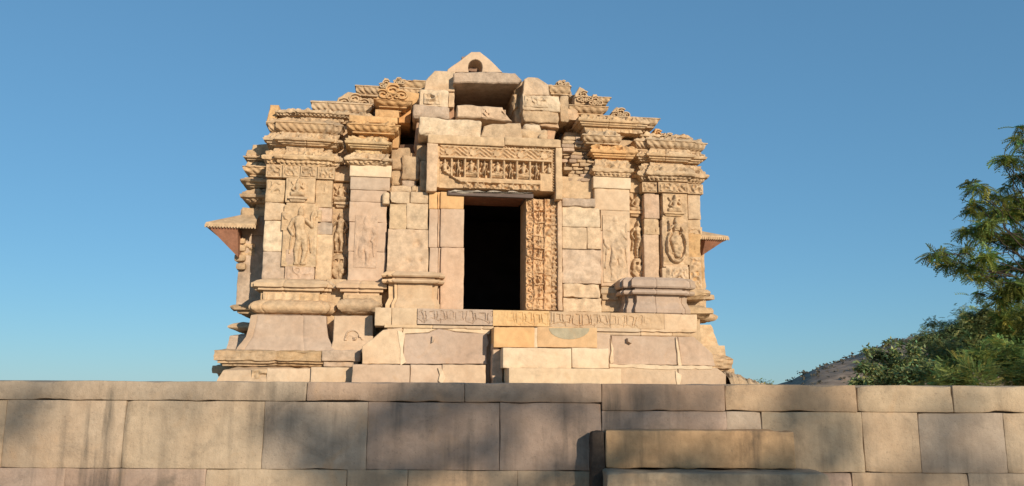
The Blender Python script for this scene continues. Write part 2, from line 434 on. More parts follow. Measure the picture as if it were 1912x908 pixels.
DEP = 5.6
def plan(x0, x1, v, out, offs=(), py=400, vb=None, vbl=None, vbr=None):
    """plan outline from pixel extents of the lip; offs = [(xa, xb, forward)]"""
    a, b = P(x0, py, v - out)[0] + out, P(x1, py, v - out)[0] - out
    vb = DEP if vb is None else vb
    pl = [(a, vbl if vbl is not None else vb), (a, v)]
    for xa, xb, o in offs:
        ua, ub = P(xa, py, v - out)[0], P(xb, py, v - out)[0]
        pl += [(ua, v), (ua, v - o), (ub, v - o), (ub, v)]
    pl += [(b, v), (b, vbr if vbr is not None else vb)]
    q = [pl[0]]
    for p in pl[1:]:
        if abs(p[0] - q[-1][0]) + abs(p[1] - q[-1][1]) > 1e-4: q.append(p)
    return q
def chadya(mb, x0, x1, ytop, yl0, yl1, ybot, v, out, tint, offs=(), kind='rope', vb=None, seed=0, ref=None, **k):
    """cornice tier: sloping carved roof, heavy lip, undercut neck. ytop..ybot are photo rows"""
    xm = (x0 + x1) / 2; z = lambda y: P(xm, y, v - out * .7)[1]
    lh = z(yl0) - z(yl1)
    if kind in ('step', 'leaf'):
        prof = [(.0, z(ybot)), (.0, z(yl1)), (out * .42, z(yl1) + lh * .02), (out * .50, z(yl1) + lh * .28), (out * .66, z(yl1) + lh * .30), (out * .70, z(yl1) + lh * .60), (out * .93, z(yl1) + lh * .64),
                (out, z(yl0) - lh * .08), (out, z(yl0)), (out * .9, z(yl0) + lh * .12), (out * .58, z(yl0) * .5 + z(ytop) * .5), (out * .36, z(ytop) - .005), (out * .1, z(ytop))]
    else:
        prof = [(.0, z(ybot)), (.0, z(yl1) - lh * .30), (out * .50, z(yl1) - lh * .28), (out * .52, z(yl1) - lh * .10), (out * .40, z(yl1) - lh * .06), (out * .60, z(yl1) + lh * .10), (out * .80, z(yl1) + lh * .32),
                (out * .92, z(yl0) - lh * .22), (out * .90, z(yl0) - lh * .16), (out, z(yl0) - lh * .13), (out, z(yl0)), (out * .9, z(yl0) + lh * .08), (out * .5, z(yl0) * .45 + z(ytop) * .55), (out * .22, z(ytop))]
    zl0, zl1, zt = z(yl0), z(yl1), z(ytop)
    def orn(Sx, Z, O):
        h = np.zeros_like(Sx)
        lip = (Z > zl1 + lh * .08) & (Z < zl0 - lh * .20) & (O > out * .5)
        if kind == 'rope': h += lip * .012 * np.sin(2 * math.pi * (Sx / .085 + (Z - zl1) / .16))
        elif kind == 'leaf': lip = (Z > zl1 + lh * .05) & (Z < zl0 - lh * .25); h += lip * (.016 * np.sin(2 * math.pi * Sx / .06) * np.sin((Z - zl1) / lh * 5) + .012 * nz2(Sx, Z, 18, 4 + seed, 2))
        sl = (Z > zl0 + lh * .2)
        hh = zt - zl0
        if kind != 'plain':
            for c in np.arange(.15 + .11 * (seed % 3), Sx.max(), .31):
                h += sl * arch(Sx, Z, c, zl0 + hh * .28, min(.06, hh * .45), .020, .034)
            nn = nz2(Sx, Z, 16, 7 + seed, 2)
            h += sl * .021 * np.clip(1 - np.abs(nn) * 3.4, -.6, 1)
        nk = (Z < zl1 - lh * .3)
        h += nk * (.012 * np.clip(nz2(Sx, Z, 14, 31 + seed, 2) * 3, -1, 1) + .010 * np.sign(np.sin(2 * math.pi * Sx / .17))) * (kind != 'plain')
        return h
    sweep(mb, plan(x0, x1, v, out, offs, (yl0 + yl1) / 2, vb), prof, tint, orn, bites=(.1 if kind == 'plain' else .45), rough=.0035, **k)

def mould(mb, x0, x1, rows, v, tint, offs=(), orn=None, vb=None, xref=None, nest=False, **k):
    """generic moulding; rows = [(out, photo row)] bottom to top"""
    xm = xref or (x0 + x1) / 2; mo = max(o for o, _ in rows)
    prof = [(o, P(xm, y, v - o)[1]) for o, y in rows]
    yr = [y for o, y in rows if o == mo][0]
    pl = plan(x0, x1, v, mo, offs if not nest else (), yr, vb)
    if nest:
        L, Rr, vv = [pl[0], pl[1]], [pl[3], pl[2]], pl[1][1]
        for xa, xb, o in offs:
            ua, ub = P(xa, yr, vv - mo)[0], P(xb, yr, vv - mo)[0]; L += [(ua, vv), (ua, vv - o)]; Rr += [(ub, vv), (ub, vv - o)]; vv -= o
        pl = L + Rr[::-1]
    sweep(mb, pl, prof, tint, orn, **k)
def torus(y0, y1, out, base=0, n=7):
    return [(base + (out - base) * math.sin(math.pi * t) ** .6 if 0 < t < 1 else base, y0 + (y1 - y0) * t) for t in [i / n for i in range(n + 1)]]
def frieze_orn(x, y0, y1, v, A=.016, per=.15, kind='kirti'):
    za, zb = P(x, y1, v)[1], P(x, y0, v)[1]; hh = zb - za
    def f(Sx, Z, O):
        n1 = nz2(Sx, Z, 7, int(x) % 30, 2); Sx = Sx + .022 * n1; t = (Z - za) / hh; ins = (t > .04) & (t < .96); t = t + .16 * nz2(Sx, Z, 9, 3 + int(x) % 20, 2)
        ph = (Sx / per) % 1; ph2 = (Sx / per * 2) % 1
        key = ((ph < .42) & (t > .55) & (t < .82)) | ((ph > .30) & (ph < .42) & (t > .32) & (t < .82)) | ((ph > .62) & (ph < .72) & (t > .3) & (t < .8)) | ((ph > .5) & (ph < .72) & (t > .30) & (t < .42))
        sway = np.abs(t - (.12 + .14 * np.abs(np.sin(math.pi * Sx / (per * 1.6))))) < .035
        stem = (np.abs(((Sx / (per * 1.6)) % 1)) < .07) & (t < .3)
        ww = .55 + .6 * nz2(Sx, Z, 3, int(x) % 40, 1)
        return ins * (-A * key - A * .6 * sway - A * .6 * stem) * np.clip(ww, .1, 1) + ins * .004 * nz2(Sx, Z, 20, 5, 2)
    return f

# --- body core (hidden masonry, hollow inside: the shrine room and the roof cavity)
dl, dr = UX(866, .3), UX(980, .3); uL, uR = UX(500, .3, 400), UX(1306, .3, 400)
zt_ = ZY(368, .3); zc0 = ZY(262, .3, 900); ztop = ZY(232, .3)
mb = MB()
k = dict(rough=.01, cell=.25, r=.02)
cA, cB = UX(742, .3, 250), UX(1056, .3, 250)
box(mb, uL + .05, cA, .30, .75, 0, ztop - .15, OLD2, **k); box(mb, cA + .01, dl - .10, .31, .75, 0, ZY(285, .3, 760), OLD2, **k)
box(mb, cB, uR - .05, .30, .75, 0, ztop - .15, OLD2, **k); box(mb, dr + .10, cB - .01, .31, .75, 0, ZY(270, .3, 1040), OLD2, **k)
box(mb, dl - .10, dr + .10, .34, .75, zt_ + .15, zc0 - .08, OLD2, **k)
box(mb, uL + .05, uL + .8, .75, DEP, 0, ztop - .1, OLD2, **k)
box(mb, uR - .8, uR - .05, .75, DEP, 0, ztop - .1, OLD2, **k)
box(mb, uL + .8, uR - .8, DEP - .6, DEP, 0, ztop - .1, OLD2, **k)
part(mb, 'wall_core', SAND)
mb = MB()
zfl = ZY(577, -.1)
box(mb, uL + .8, uR - .8, .76, .80 + DEP - 1.45, zt_ + .3, zt_ + .5, (1, 1, 1), rough=0, cell=.6, r=.01)
box(mb, uL + .81, uR - .81, 3.9, 4.1, 0, zt_ + .29, (1, 1, 1), rough=.01, cell=.4, r=.01)
box(mb, uL + .81, uL + 1.0, .76, 3.89, 0, zt_ + .29, (1, 1, 1), rough=.01, cell=.4, r=.01)
box(mb, uR - 1.0, uR - .81, .76, 3.89, 0, zt_ + .29, (1, 1, 1), rough=.01, cell=.4, r=.01)
box(mb, uL + 1.01, uR - 1.01, .2, 3.89, 0, zfl - .02, (1, 1, 1), rough=.01, cell=.4, r=.01)
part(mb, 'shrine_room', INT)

# --- left corner pier
mb = MB(); V0 = 0.0
vs = .02
for (x0, x1, rows) in ((497, 532, [(335, 378, OL), (378, 412, CR), (412, 470, WT), (470, 524, GY)]),
                       (533, 588, [(332, 379, OL), (379, 440, OL), (440, 524, PK)]),
                       (589, 620, [(335, 388, OL), (388, 415, PK), (415, 438, GY), (438, 524, (.66, .50, .33))])):
    for a, b, t in rows:
        sl = (a + b) / 2; dx = -(sl - 335) * .045 if x0 < 500 else 0
        pbox(mb, x0 + dx, a + .3, x1 + (0 if x0 > 540 else 0), b - .3, V0 - (.05 if x0 == 533 else 0), .5, t, rough=.008, cell=.04, r=.01)
wl = part(mb, 'corner_pier', SAND, label='left corner pier with a worn standing figure')
def fig(kind, x0, y0, x1, y1, v, A, tint, parent, name='carved_figure', f=1, bgn=.4, mat=None, extra=None, thick=.06, worn=0):
    u0, u1, z0, z1 = RC(x0, y0, x1, y1, v); w, h = u1 - u0, z1 - z0; cx = (u0 + u1) / 2
    def hf(U, Z):
        if kind == 'stand': q = standing(U, Z, cx, z0 + .03 * h, h * .92, A, f)
        elif kind == 'oval':
            q = standing(U, Z, cx, z0 + .22 * h, h * .74, A, f); el = np.hypot((U - cx) / (w * .36), (Z - z0 - .40 * h) / (h * .34)); q = np.maximum(q, A * .75 * np.clip(1 - ((el - 1) / .13) ** 2, 0, 1) ** .4 * (Z < z0 + .66 * h)) - A * .35 * (el < .9)
            q = np.maximum(q, cap(U, Z, cx, z0 + .5 * h, cx + w * .04, z0 + .2 * h, w * .24, w * .12, A * .9))
        elif kind == 'seat': q = seated(U, Z, cx, z0 + .04 * h, h * .9, A, f)
        elif kind == 'demon':
            q = np.maximum.reduce([cap(U, Z, cx, z0 + .72 * h, cx, z0 + .62 * h, w * .42, w * .46, A), cap(U, Z, cx - w * .25, z0 + .33 * h, cx - w * .05, z0 + .1 * h, w * .2, w * .12, A * .8),
                                   cap(U, Z, cx + w * .22, z0 + .38 * h, cx + w * .22, z0 + .36 * h, w * .2, w * .2, A), cap(U, Z, cx + w * .1, z0 + .3 * h, cx + w * .05, z0 + .02 * h, w * .14, w * .1, A * .8)])
            q -= A * .5 * (np.hypot(U - cx - w * .15, Z - z0 - .72 * h) < w * .09) + A * .5 * (np.hypot(U - cx + w * .15, Z - z0 - .72 * h) < w * .09)
        else: q = busy(U, Z, 9, A, int(x0))
        q = q * (1 + .25 * nz2(U, Z, 14, 3)) - .0
        q = q + A * bgn * np.clip(nz2(U, Z, 11, int(y0) % 50, 3), -.3, 1) * .5
        if worn: q = q * np.clip(.5 + worn * nz2(U, Z, 4, 8), .0, 1)
        # fade into the block at the rim
        e = np.minimum(np.minimum(U - u0, u1 - U), np.minimum(Z - z0, z1 - Z)); q = q * np.clip(e / (.06 if kind == 'busy' else .02), 0, 1)
        return q
    mb = MB(); relief(mb, u0, u1, z0, z1, v, hf, tint, thick=thick)
    return part(mb, name, mat or SAND, parent, angle=44)
def ledge(x0, x1, y0, y1, v, out, tint, parent):
    mb = MB(); mould(mb, x0, x1, [(out * .3, y1), (out * .5, y1 - 2), (out * .6, (y0 + y1) / 2), (out, (y0 + y1) / 2 - 1), (out, y0)], v, tint, vb=v + .05, bites=.1)
    return part(mb, 'ledge', SAND, parent)
fig('stand', 528, 384, 592, 498, V0 - .055, .075, OL, wl)
fig('seat', 538, 333, 574, 368, V0 - .055, .06, OL, wl)
ledge(537, 573, 367, 377, V0 - .05, .07, OL, wl)
fig('busy', 500, 337, 531, 362, V0 - .002, .022, OL, wl, 'carved_panel')
fig('busy', 590, 340, 612, 362, V0 - .002, .012, OL, wl, 'carved_panel')
fig('busy', 536, 495, 584, 522, V0 - .055, .012, PK, wl, 'carved_panel')
fig('busy', 586, 392, 600, 414, V0 - .057, .03, OL, wl, 'carved_panel')
fig('busy', 526, 395, 540, 430, V0 - .06, .03, OL, wl, 'carved_panel')

# cornice of the left corner pier
def tiers(specs, v, name, label=None, mat=None):
    for sp in specs:
        mb = MB(); chadya(mb, *sp[:6], v + sp[6], *sp[7:9], **sp[9]); o = part(mb, name, mat or SAND, angle=55)
    return o
mb = MB()
u0, u1, z0, z1 = RC(497, 310, 625, 333, -.03)
off = [(0, .23), (.24, .49), (.5, .74), (.75, 1)]
for a, b in off:
    ua, ub = u0 + (u1 - u0) * a, u0 + (u1 - u0) * b
    relief(mb, ua, ub, z0, z1, -.05, (lambda cx, w, cz, hh: lambda U, Z: busy(U, Z, 13, .022, int(abs(cx) * 90) % 50) * (np.minimum(w / 2 - np.abs(U - cx), hh / 2 - np.abs(Z - cz)) > .025))((ua + ub) / 2, ub - ua, (z0 + z1) / 2, z1 - z0), OL, thick=.5)
part(mb, 'carved_band', SAND, angle=44)
lo = [(533, 604, .07)]
tiers([(487, 640, 283, 295, 311, 316, .10, .20, OL, dict(offs=lo, kind='leaf', seed=1)),
       (490, 640, 248, 262, 272, 284, .12, .19, OL, dict(offs=lo, kind='step', seed=2)),
       (496, 642, 222, 232, 248, 254, .14, .18, OLD2, dict(offs=lo, kind='rope', seed=3)),
       (512, 700, 207, 213, 219, 226, .34, .12, OL, dict(offs=[(560, 640, .06)], kind='leaf', seed=5, vb=4.2))], 0, 'cornice')
mb = MB(); pprism(mb, [(496, 232), (505, 196), (520, 196), (521, 212), (508, 236)], .35, .85, OR); part(mb, 'finial_stone', SAND)

# recess beside it with its figures
mb = MB(); pbox(mb, 616, 320, 662, 525, .24, .6, OL, rough=.012); pbox(mb, 622, 310, 655, 338, .12, .5, CR)
rc = part(mb, 'recess', SAND)
fig('seat', 621, 343, 652, 378, .20, .09, OL, rc); ledge(622, 650, 377, 388, .22, .10, OL, rc)
fig('stand', 614, 396, 656, 474, .21, .12, OLD2, rc, f=-1)
fig('demon', 616, 474, 650, 526, .21, .12, OLD2, rc)

# left middle pier
mb = MB(); VM = -.12
pbox(mb, 653, 308, 731, 330, VM - .03, .5, WT, rough=.003, r=.006)
pbox(mb, 654, 330.6, 728, 355, VM, .5, GY, rough=.003, r=.006)
pbox(mb, 654, 355.6, 722, 377, VM, .5, PK, rough=.004, r=.006)
pbox(mb, 652, 377.6, 722, 415, VM, .5, PK, rough=.008, r=.008)
pbox(mb, 651, 415.4, 721, 470, VM, .5, (.53, .40, .30), rough=.01)
pbox(mb, 650, 470.4, 720, 526, VM, .5, PK, rough=.008)
mp_ = part(mb, 'pier', NEWS, label='left plain pier of pale and grey dressed blocks')
fig('stand', 662, 402, 704, 500, VM - .012, .045, PK, mp_, bgn=.5, worn=1.0, f=-1)
lo = []
SIDE = .75
tiers([(642, 733, 285, 297, 307, 312, 0, .16, (.58, .43, .27), dict(kind='leaf', seed=6, vb=SIDE)),
       (643, 732, 255, 266, 276, 286, .02, .17, (.62, .45, .25), dict(kind='step', seed=7, vb=SIDE)),
       (645, 748, 226, 234, 245, 256, .04, .20, OR, dict(kind='rope', seed=8, vb=SIDE))], VM, 'cornice')
mb = MB(); pbox(mb, 652, 217, 742, 229, .05, .8, OR, rough=.01); pbox(mb, 700, 205, 745, 219, .1, .8, OR, rough=.01)
pbox(mb, 733, 244, 745, 276, .08, .8, OR, rough=.01)
part(mb, 'cornice_block', SAND, label='orange cornice blocks')

# left porch wall beside the doorway
VW = -.26
mb = MB()
pbox(mb, 713, 357, 728, 381, VW + .02, .3, CR, r=.03)
pbox(mb, 728, 357, 765, 380, VW, .3, CR, r=.025); pbox(mb, 766, 358, 800, 380, VW, .3, CR, r=.03)
pbox(mb, 727, 380.5, 759, 428, VW + .02, .3, OL, rough=.012); pbox(mb, 759.4, 380.5, 799, 428, VW + .02, .3, CR, rough=.012)
def dents(V):
    u, z = V[:, 0], V[:, 2]
    for (px, py, r, d) in ((772, 435, .06, .03), (780, 457, .10, .07), (763, 488, .09, .05), (786, 487, .05, .04)):
        a, b = P(px, py, VW); q = np.exp(-((u - a) ** 2 + (z - b) ** 2) / (r * .6) ** 2); V[:, 1] += q * d * (V[:, 1] < VW + .15)
    return V
pbox(mb, 723, 428.6, 800, 520, VW + .01, .3, (.58, .44, .31), rough=.008, cell=.025, warp=dents)
part(mb, 'porch_wall', SAND, label='pitted pale wall stub left of the doorway')
# column base moulding left
def colbase(x0, x1, ys, v, tint, mat, label, vb, extra=()):
    mb = MB(); t0, t1, b0, b1, e = ys
    mould(mb, x0, x1, [(.02, b1 + 2), (.02, b1), (.05, b1), (.05, b1 - 8), (.0, b1 - 20), (.01, b0 + 1), (.10, b0), (.12, b0 - 3), (.11, t1 + 5), (.05, t1 + 4), (.04, t1 + 1), (.11, t1), (.13, t1 - 3), (.12, t0 + 5), (.05, t0)],
          v, tint, offs=extra, vb=vb, rough=.002, bites=.06, nest=True)
    return part(mb, 'column_base', mat, label=label)
colbase(713, 826, (509, 519, 530, 578, 0), VW - .06, (.60, .44, .28), NEWS, 'stepped orange column base left of the door', .3, [(727, 817, .07), (738, 807, .07)])
colbase(1157, 1294, (521, 540, 552, 586, 0), VW - .10, (.44, .345, .27), NEWS, 'stepped grey column base right of the door', .3, [(1174, 1282, .10), (1190, 1268, .10)])

# left jamb (restored plain)
mb = MB(); VJ = -.22
for (a, b, t) in ((359, 390, OR), (390.4, 462, PK), (462.4, 580, (.53, .40, .30))):
    pbox(mb, 801, a, 817, b, VJ - .06, .3, t, rough=.003, r=.006)
    pbox(mb, 817.5, a, 822, b, VJ + .00, .3, t, rough=.003, r=.006)
    pbox(mb, 822.5, a, 866, b, VJ - .05, .45, t if b < 500 else (.60, .44, .32), rough=.003, r=.006)
jl = part(mb, 'jamb', NEWS, label='plain restored left jamb with an orange top')
# right jamb (carved)
VR = -.20
def jambcarve(u0, u1, z0, z1, cols, sd):
    n = 9
    def hf(U, Z):
        U, Z = U + .016 * nz2(U, Z, 6, 4, 2), Z + .03 * nz2(U, Z, 5, 14, 2)
        t = (U - u0) / (u1 - u0); zz = (Z - z0) / (z1 - z0); q = np.zeros_like(U)
        # vertical fillets between bands
        for c in cols: q = np.maximum(q, .05 * np.sqrt(np.clip(1 - ((t - c) / .022) ** 2, 0, 1)))
        a = t < cols[0]; q += a * (scroll(Z, (U - (u0 + (u1 - u0) * cols[0] * .5)), .13, (u1 - u0) * cols[0], .035) + busy(U, Z, 12, .012, sd))
        b = (t > cols[0] + .03) & (t < cols[1] - .03); hz = (z1 - z0) / n
        cu = u0 + (u1 - u0) * (cols[0] + cols[1]) / 2
        fz = np.zeros_like(U)
        for i in range(n):
            zb = z0 + i * hz
            fz = np.maximum(fz, standing(U, Z, cu, zb + hz * .08, hz * .8, .055, 1 if i % 2 else -1)); fz = np.maximum(fz, .045 * (np.abs(Z - zb - hz * .02) < .014))
        q += b * (fz + busy(U, Z, 15, .012, sd + 1)) - b * .02
        c = t > cols[1] + .03
        q += c * (busy(U, Z, 11, .022, sd + 2) + .012 * np.sin(Z * 60))
        return q * np.clip(.75 + .6 * nz2(U, Z, 4, sd), .25, 1.1) + .012 * nz2(U, Z, 3, sd) + .012 * nz2(U, Z, 24, sd, 2)
    return hf
mb = MB()
u0, u1, z0, z1 = RC(982, 372, 1029, 579, VR); relief(mb, u0, u1, z0, z1, VR, jambcarve(u0, u1, z0, z1, (.30, .74), 11), (.60, .41, .24), thick=.65, res=.010)
a, b, c, d = RC(1029.5, 372, 1041, 579, VR)
relief(mb, a, b, c, d, VR + .02, lambda U, Z: busy(U, Z, 15, .018, 5) + .014 * np.sin(Z * 75), (.55, .39, .24), thick=.5)
pbox(mb, 1041.5, 374, 1050, 580, VR - .05, .4, (.60, .44, .30), rough=.006)
part(mb, 'jamb', SAND, label='weathered right jamb crowded with small carved figures', angle=44)

# lintel
mb = MB(); VL = -.30
A_ = RC(797, 253, 1047, 275, VL)
pbox(mb, 799, 254, 942, 270, VL - .10, .3, OL, rough=.006); pbox(mb, 942.6, 258, 1048, 273, VL - .10, .3, OL, rough=.006)
pbox(mb, 797, 268, 817, 357, VL - .10, .3, (.60, .45, .31), rough=.008); pbox(mb, 1038, 276, 1050, 372, VL - .10, .3, OL, rough=.008)
u0, u1, z0, z1 = RC(816, 268, 1039, 354, VL)
def lint(U, Z):
    t = (Z - z0) / (z1 - z0); s = (U - u0) / (u1 - u0); q = np.zeros_like(U); hh = z1 - z0
    b = t > .90; q += b * (.03 + .02 * nz2(U, Z, 22, 3, 2) + .018 * np.sin(U * 120 + Z * 60)) 
    q += ((t > .86) & (t <= .90)) * .055
    zc = z0 + hh * .75; b = (t > .67) & (t <= .86)
    saw = np.abs(((U / .42) % 1) - .5) * 2
    q += b * (.035 + .018 * np.sin(2 * math.pi * ((t - .67) / .19 * 2.2 + saw * 2.2)) + .01 * nz2(U, Z, 20, 6, 2))
    for c in np.arange(u0 + .2, u1, .42): q = np.maximum(q, b * (.055 * (np.hypot(U - c, (Z - zc) * 1.1) < .06)) - b * .0)
    q += ((t > .62) & (t <= .67)) * .085
    b = (t > .22) & (t <= .62); f = np.full_like(U, -.05); n = 9
    dn = (u1 - u0) * .98 / n; zb = z0 + hh * .23; fh = hh * .38
    for i in range(n):
        cu = u0 + .02 + dn * (i + .5)
        f = np.maximum(f, -.05 + (seated if i % 2 == 0 else standing)(U, Z, cu, zb + .02, fh * .92, .12, 1 if i % 3 else -1))
        for sx in (-.48, .48):
            f = np.maximum(f, -.05 + .115 * np.sqrt(np.clip(1 - ((U - cu - sx * dn) / .024) ** 2, 0, 1)))
        f = np.maximum(f, -.05 + .10 * np.sqrt(np.clip(1 - (np.hypot(U - cu - .3 * dn, Z - zb - fh * .35) / .035) ** 2, 0, 1)))
        f = np.maximum(f, -.05 + .10 * np.sqrt(np.clip(1 - (np.hypot(U - cu + .3 * dn, Z - zb - fh * .25) / .035) ** 2, 0, 1)))
    q = np.where(b, f + .012 * nz2(U, Z, 22, 9, 2), q)
    q += ((t > .17) & (t <= .22)) * .05 + ((t > .12) & (t <= .17)) * .075
    b = t <= .12; q += b * (.02 + busy(U, Z, 12, .035, 21))
    # broken lower left corner and plain repaired lower right
    brk = (s < .22) & (t < .42 - s * 1.6); q = np.where(brk, -.02 + .03 * nz2(U, Z, 6, 2), q)
    pl_ = (s > .86) & (t < .38); q = np.where(pl_, .03 + .008 * nz2(U, Z, 5, 2), q)
    edge = (s > .955) | (s < .02); q = np.where(edge, .02 + .018 * np.sin(Z * 130) * (s > .965), q)
    return q
relief(mb, u0, u1, z0, z1, VL, lint, (.58, .425, .265), thick=.55, res=.010)
ln = part(mb, 'lintel', SAND, label='lintel with a carved row of seated figures', angle=44)
mb = MB(); pprism(mb, [(838, 358), (850, 355), (900, 357), (960, 358), (996, 360), (996, 361), (838, 360.5)], VL - .035, .2, (.52, .47, .40), amp=.02); part(mb, 'mortar_patch', ROUGH, ln)
mb = MB(); pbox(mb, 836, 359.5, 996, 367, VL - .02, .3, (.15, .12, .11), rough=.002, r=.004); part(mb, 'support_beam', NEWS, ln)
mb = MB(); pbox(mb, 866, 367.3, 978, 370, VL + .06, .4, (.22, .10, .06), rough=.004)
part(mb, 'door_head', SAND, ln)

# right masonry beside the door
mb = MB(); VB = -.16
pbox(mb, 1050, 370, 1112, 386, VB - .05, .4, GY, r=.02); pbox(mb, 1050, 386.5, 1121, 424, VB, .3, WT, rough=.006)
pbox(mb, 1050, 424.6, 1096, 465, VB, .3, CR, rough=.006); pbox(mb, 1096.6, 425, 1122, 465, VB, .3, CR, rough=.006)
pbox(mb, 1050, 465.8, 1123, 530, VB - .01, .3, (.56, .44, .33), rough=.022, cell=.022)
pbox(mb, 1051, 531, 1119, 556, VB - .01, .3, CR, rough=.018, cell=.025); pbox(mb, 1052, 557, 1123, 583, VB, .3, CR, rough=.018, cell=.025)
pbox(mb, 1123, 531, 1200, 583, VB + .08, .3, OL, rough=.01)
pbox(mb, 1048, 330, 1110, 371, VB + .16, .35, OL, rough=.012)
part(mb, 'porch_wall', SAND, label='tooled blocks right of the doorway')
mb = MB(); mould(mb, 1122, 1200, [(.02, 560), (.03, 552), (.06, 548), (.06, 541), (.03, 538)], VB + .05, OL, vb=.3); part(mb, 'moulding', SAND)

# left upper masonry between pier and lintel
mb = MB()
for (x0, y0, x1, y1, t, v) in ((730, 275, 765, 318, OLD2, .15), (731, 318, 760, 350, OL, .2), (750, 290, 784, 335, OLD2, .05), (750, 335, 778, 350, GY, .1),
                               (730, 347, 800, 360, CR, -.05), (784, 300, 799, 357, OLD2, -.12), (767, 345, 778, 358, OL, -.1), (778, 270, 800, 300, OLD2, .1)):
    pbox(mb, x0, y0, x1, y1, v, .55, t, rough=.02, r=.03)
part(mb, 'rubble_masonry', ROUGH)
# right brick core
mb = MB(); r_ = random.Random(5)
for i, y in enumerate(range(255, 350, 7)):
    w0 = 1050 + r_.uniform(-2, 4) + max(0, (y - 300)) * .3; x = w0
    while x < 1106:
        w = r_.uniform(12, 26); pbox(mb, x, y + .4, min(x + w, 1110), y + 6.6, .06 + r_.uniform(-.09, .08), .55, (OLD2, PK, OL, (.40, .30, .22))[r_.randrange(4)], rough=.012, r=.014); x += w + .6
part(mb, 'rubble_masonry', ROUGH, label='stack of thin rough stones between lintel and right pier')

# right middle pier
mb = MB(); VM2 = -.12
pbox(mb, 1108, 331, 1178, 352, VM2 - .03, .5, WT, rough=.003, r=.006)
pbox(mb, 1110, 352.6, 1176, 393, VM2, .5, (.60, .46, .32), rough=.004, r=.006)
pbox(mb, 1122, 393.6, 1176, 432, VM2 + .01, .5, (.59, .45, .31), rough=.006, r=.006)
pbox(mb, 1122, 432.5, 1177, 535, VM2, .5, (.60, .45, .32), rough=.006)
rp = part(mb, 'pier', NEWS, label='right plain pier of pale dressed blocks')
fig('stand', 1126, 402, 1172, 528, VM2 - .012, .065, (.59, .45, .31), rp, bgn=.4, worn=1.3)
tiers([(1106, 1184, 298, 318, 329, 333, 0, .13, OL, dict(kind='leaf', seed=9, vb=SIDE)),
       (1103, 1193, 270, 283, 294, 299, .04, .15, OR, dict(kind='step', seed=10, vb=SIDE)),
       (1087, 1166, 242, 254, 265, 271, .02, .18, OL, dict(kind='rope', seed=11, vb=1.2)),
       (1080, 1215, 216, 226, 236, 244, .20, .14, OL, dict(kind='step', seed=12, vb=1.6))], VM2, 'cornice')

# right recess
mb = MB(); pbox(mb, 1172, 340, 1206, 535, .24, .6, OL, rough=.012); pbox(mb, 1176, 335, 1198, 360, .16, .5, OL, rough=.015)
rc = part(mb, 'recess', SAND)
fig('seat', 1173, 360, 1203, 398, .20, .09, OL, rc); ledge(1174, 1200, 394, 405, .22, .10, OL, rc)
fig('stand', 1172, 412, 1208, 484, .21, .12, OL, rc); fig('demon', 1177, 482, 1206, 524, .21, .12, OL, rc)

# right corner pier
mb = MB(); VK = 0.0
for a, b, t in ((362, 408, PK), (408.5, 438, OL), (438.5, 540, (.60, .45, .32))): pbox(mb, 1203, a, 1231, b, VK, .5, t, rough=.006, r=.01)
for a, b, t in ((361, 410, OL), (410.5, 500, (.58, .44, .30)), (500.5, 545, CR)): pbox(mb, 1237, a, 1284, b, VK - .05, .5, t, rough=.008, r=.01)
for a, b, t in ((361, 410, CR), (410.5, 436, OL)): pbox(mb, 1284.5, a, 1308, b, VK, .5, t, rough=.01, r=.012)
def bulge(V):
    V = V.copy(); z = V[:, 2]; V[:, 0] += .03 * np.sin(z * 7) * (V[:, 0] > V[:, 0].mean()); return V
pbox(mb, 1286, 436.5, 1311, 542, VK - .01, .5, (.58, .38, .19), rough=.02, cell=.03, warp=bulge)
kr = part(mb, 'corner_pier', SAND, label='right corner pier with a broken standing figure')
fig('seat', 1238, 363, 1280, 398, VK - .055, .07, OL, kr); ledge(1240, 1279, 396, 404, VK - .05, .07, OL, kr)
fig('oval', 1238, 406, 1286, 494, VK - .055, .10, OL, kr, f=-1)
fig('busy', 1244, 498, 1286, 538, VK - .055, .035, CR, kr, 'carved_panel')
fig('busy', 1203, 424, 1231, 438, VK - .003, .02, OL, kr, 'carved_panel')
fig('busy', 1284, 424, 1311, 439, VK - .003, .03, OL, kr, 'carved_panel')
fig('busy', 1288, 480, 1310, 540, VK - .03, .03, OL, kr, 'carved_panel')
mb = MB(); u0, u1, z0, z1 = RC(1199, 343, 1312, 361, -.03)
for a, b in ((0, .24), (.25, .74), (.75, 1)):
    ua, ub = u0 + (u1 - u0) * a, u0 + (u1 - u0) * b
    relief(mb, ua, ub, z0, z1, -.05 - (.05 if a == .25 else 0), (lambda cx, w, cz, hh: lambda U, Z: (busy(U, Z, 13, .022, int(abs(cx) * 70) % 50)) * (np.minimum(w / 2 - np.abs(U - cx), hh / 2 - np.abs(Z - cz)) > .02))((ua + ub) / 2, ub - ua, (z0 + z1) / 2, z1 - z0), OL, thick=.5)
part(mb, 'carved_band', SAND, angle=44)
ro = [(1224, 1278, .08)]
tiers([(1190, 1325, 306, 326, 340, 344, .10, .20, OL, dict(offs=ro, kind='leaf', seed=13)),
       (1188, 1321, 280, 292, 302, 308, .12, .19, OL, dict(offs=ro, kind='step', seed=14)),
       (1184, 1322, 258, 266, 279, 284, .13, .20, OL, dict(offs=ro, kind='rope', seed=15)),
       (1196, 1292, 250, 255, 260, 266, .30, .12, OL, dict(kind='leaf', seed=16, vb=4.2))], 0, 'cornice')

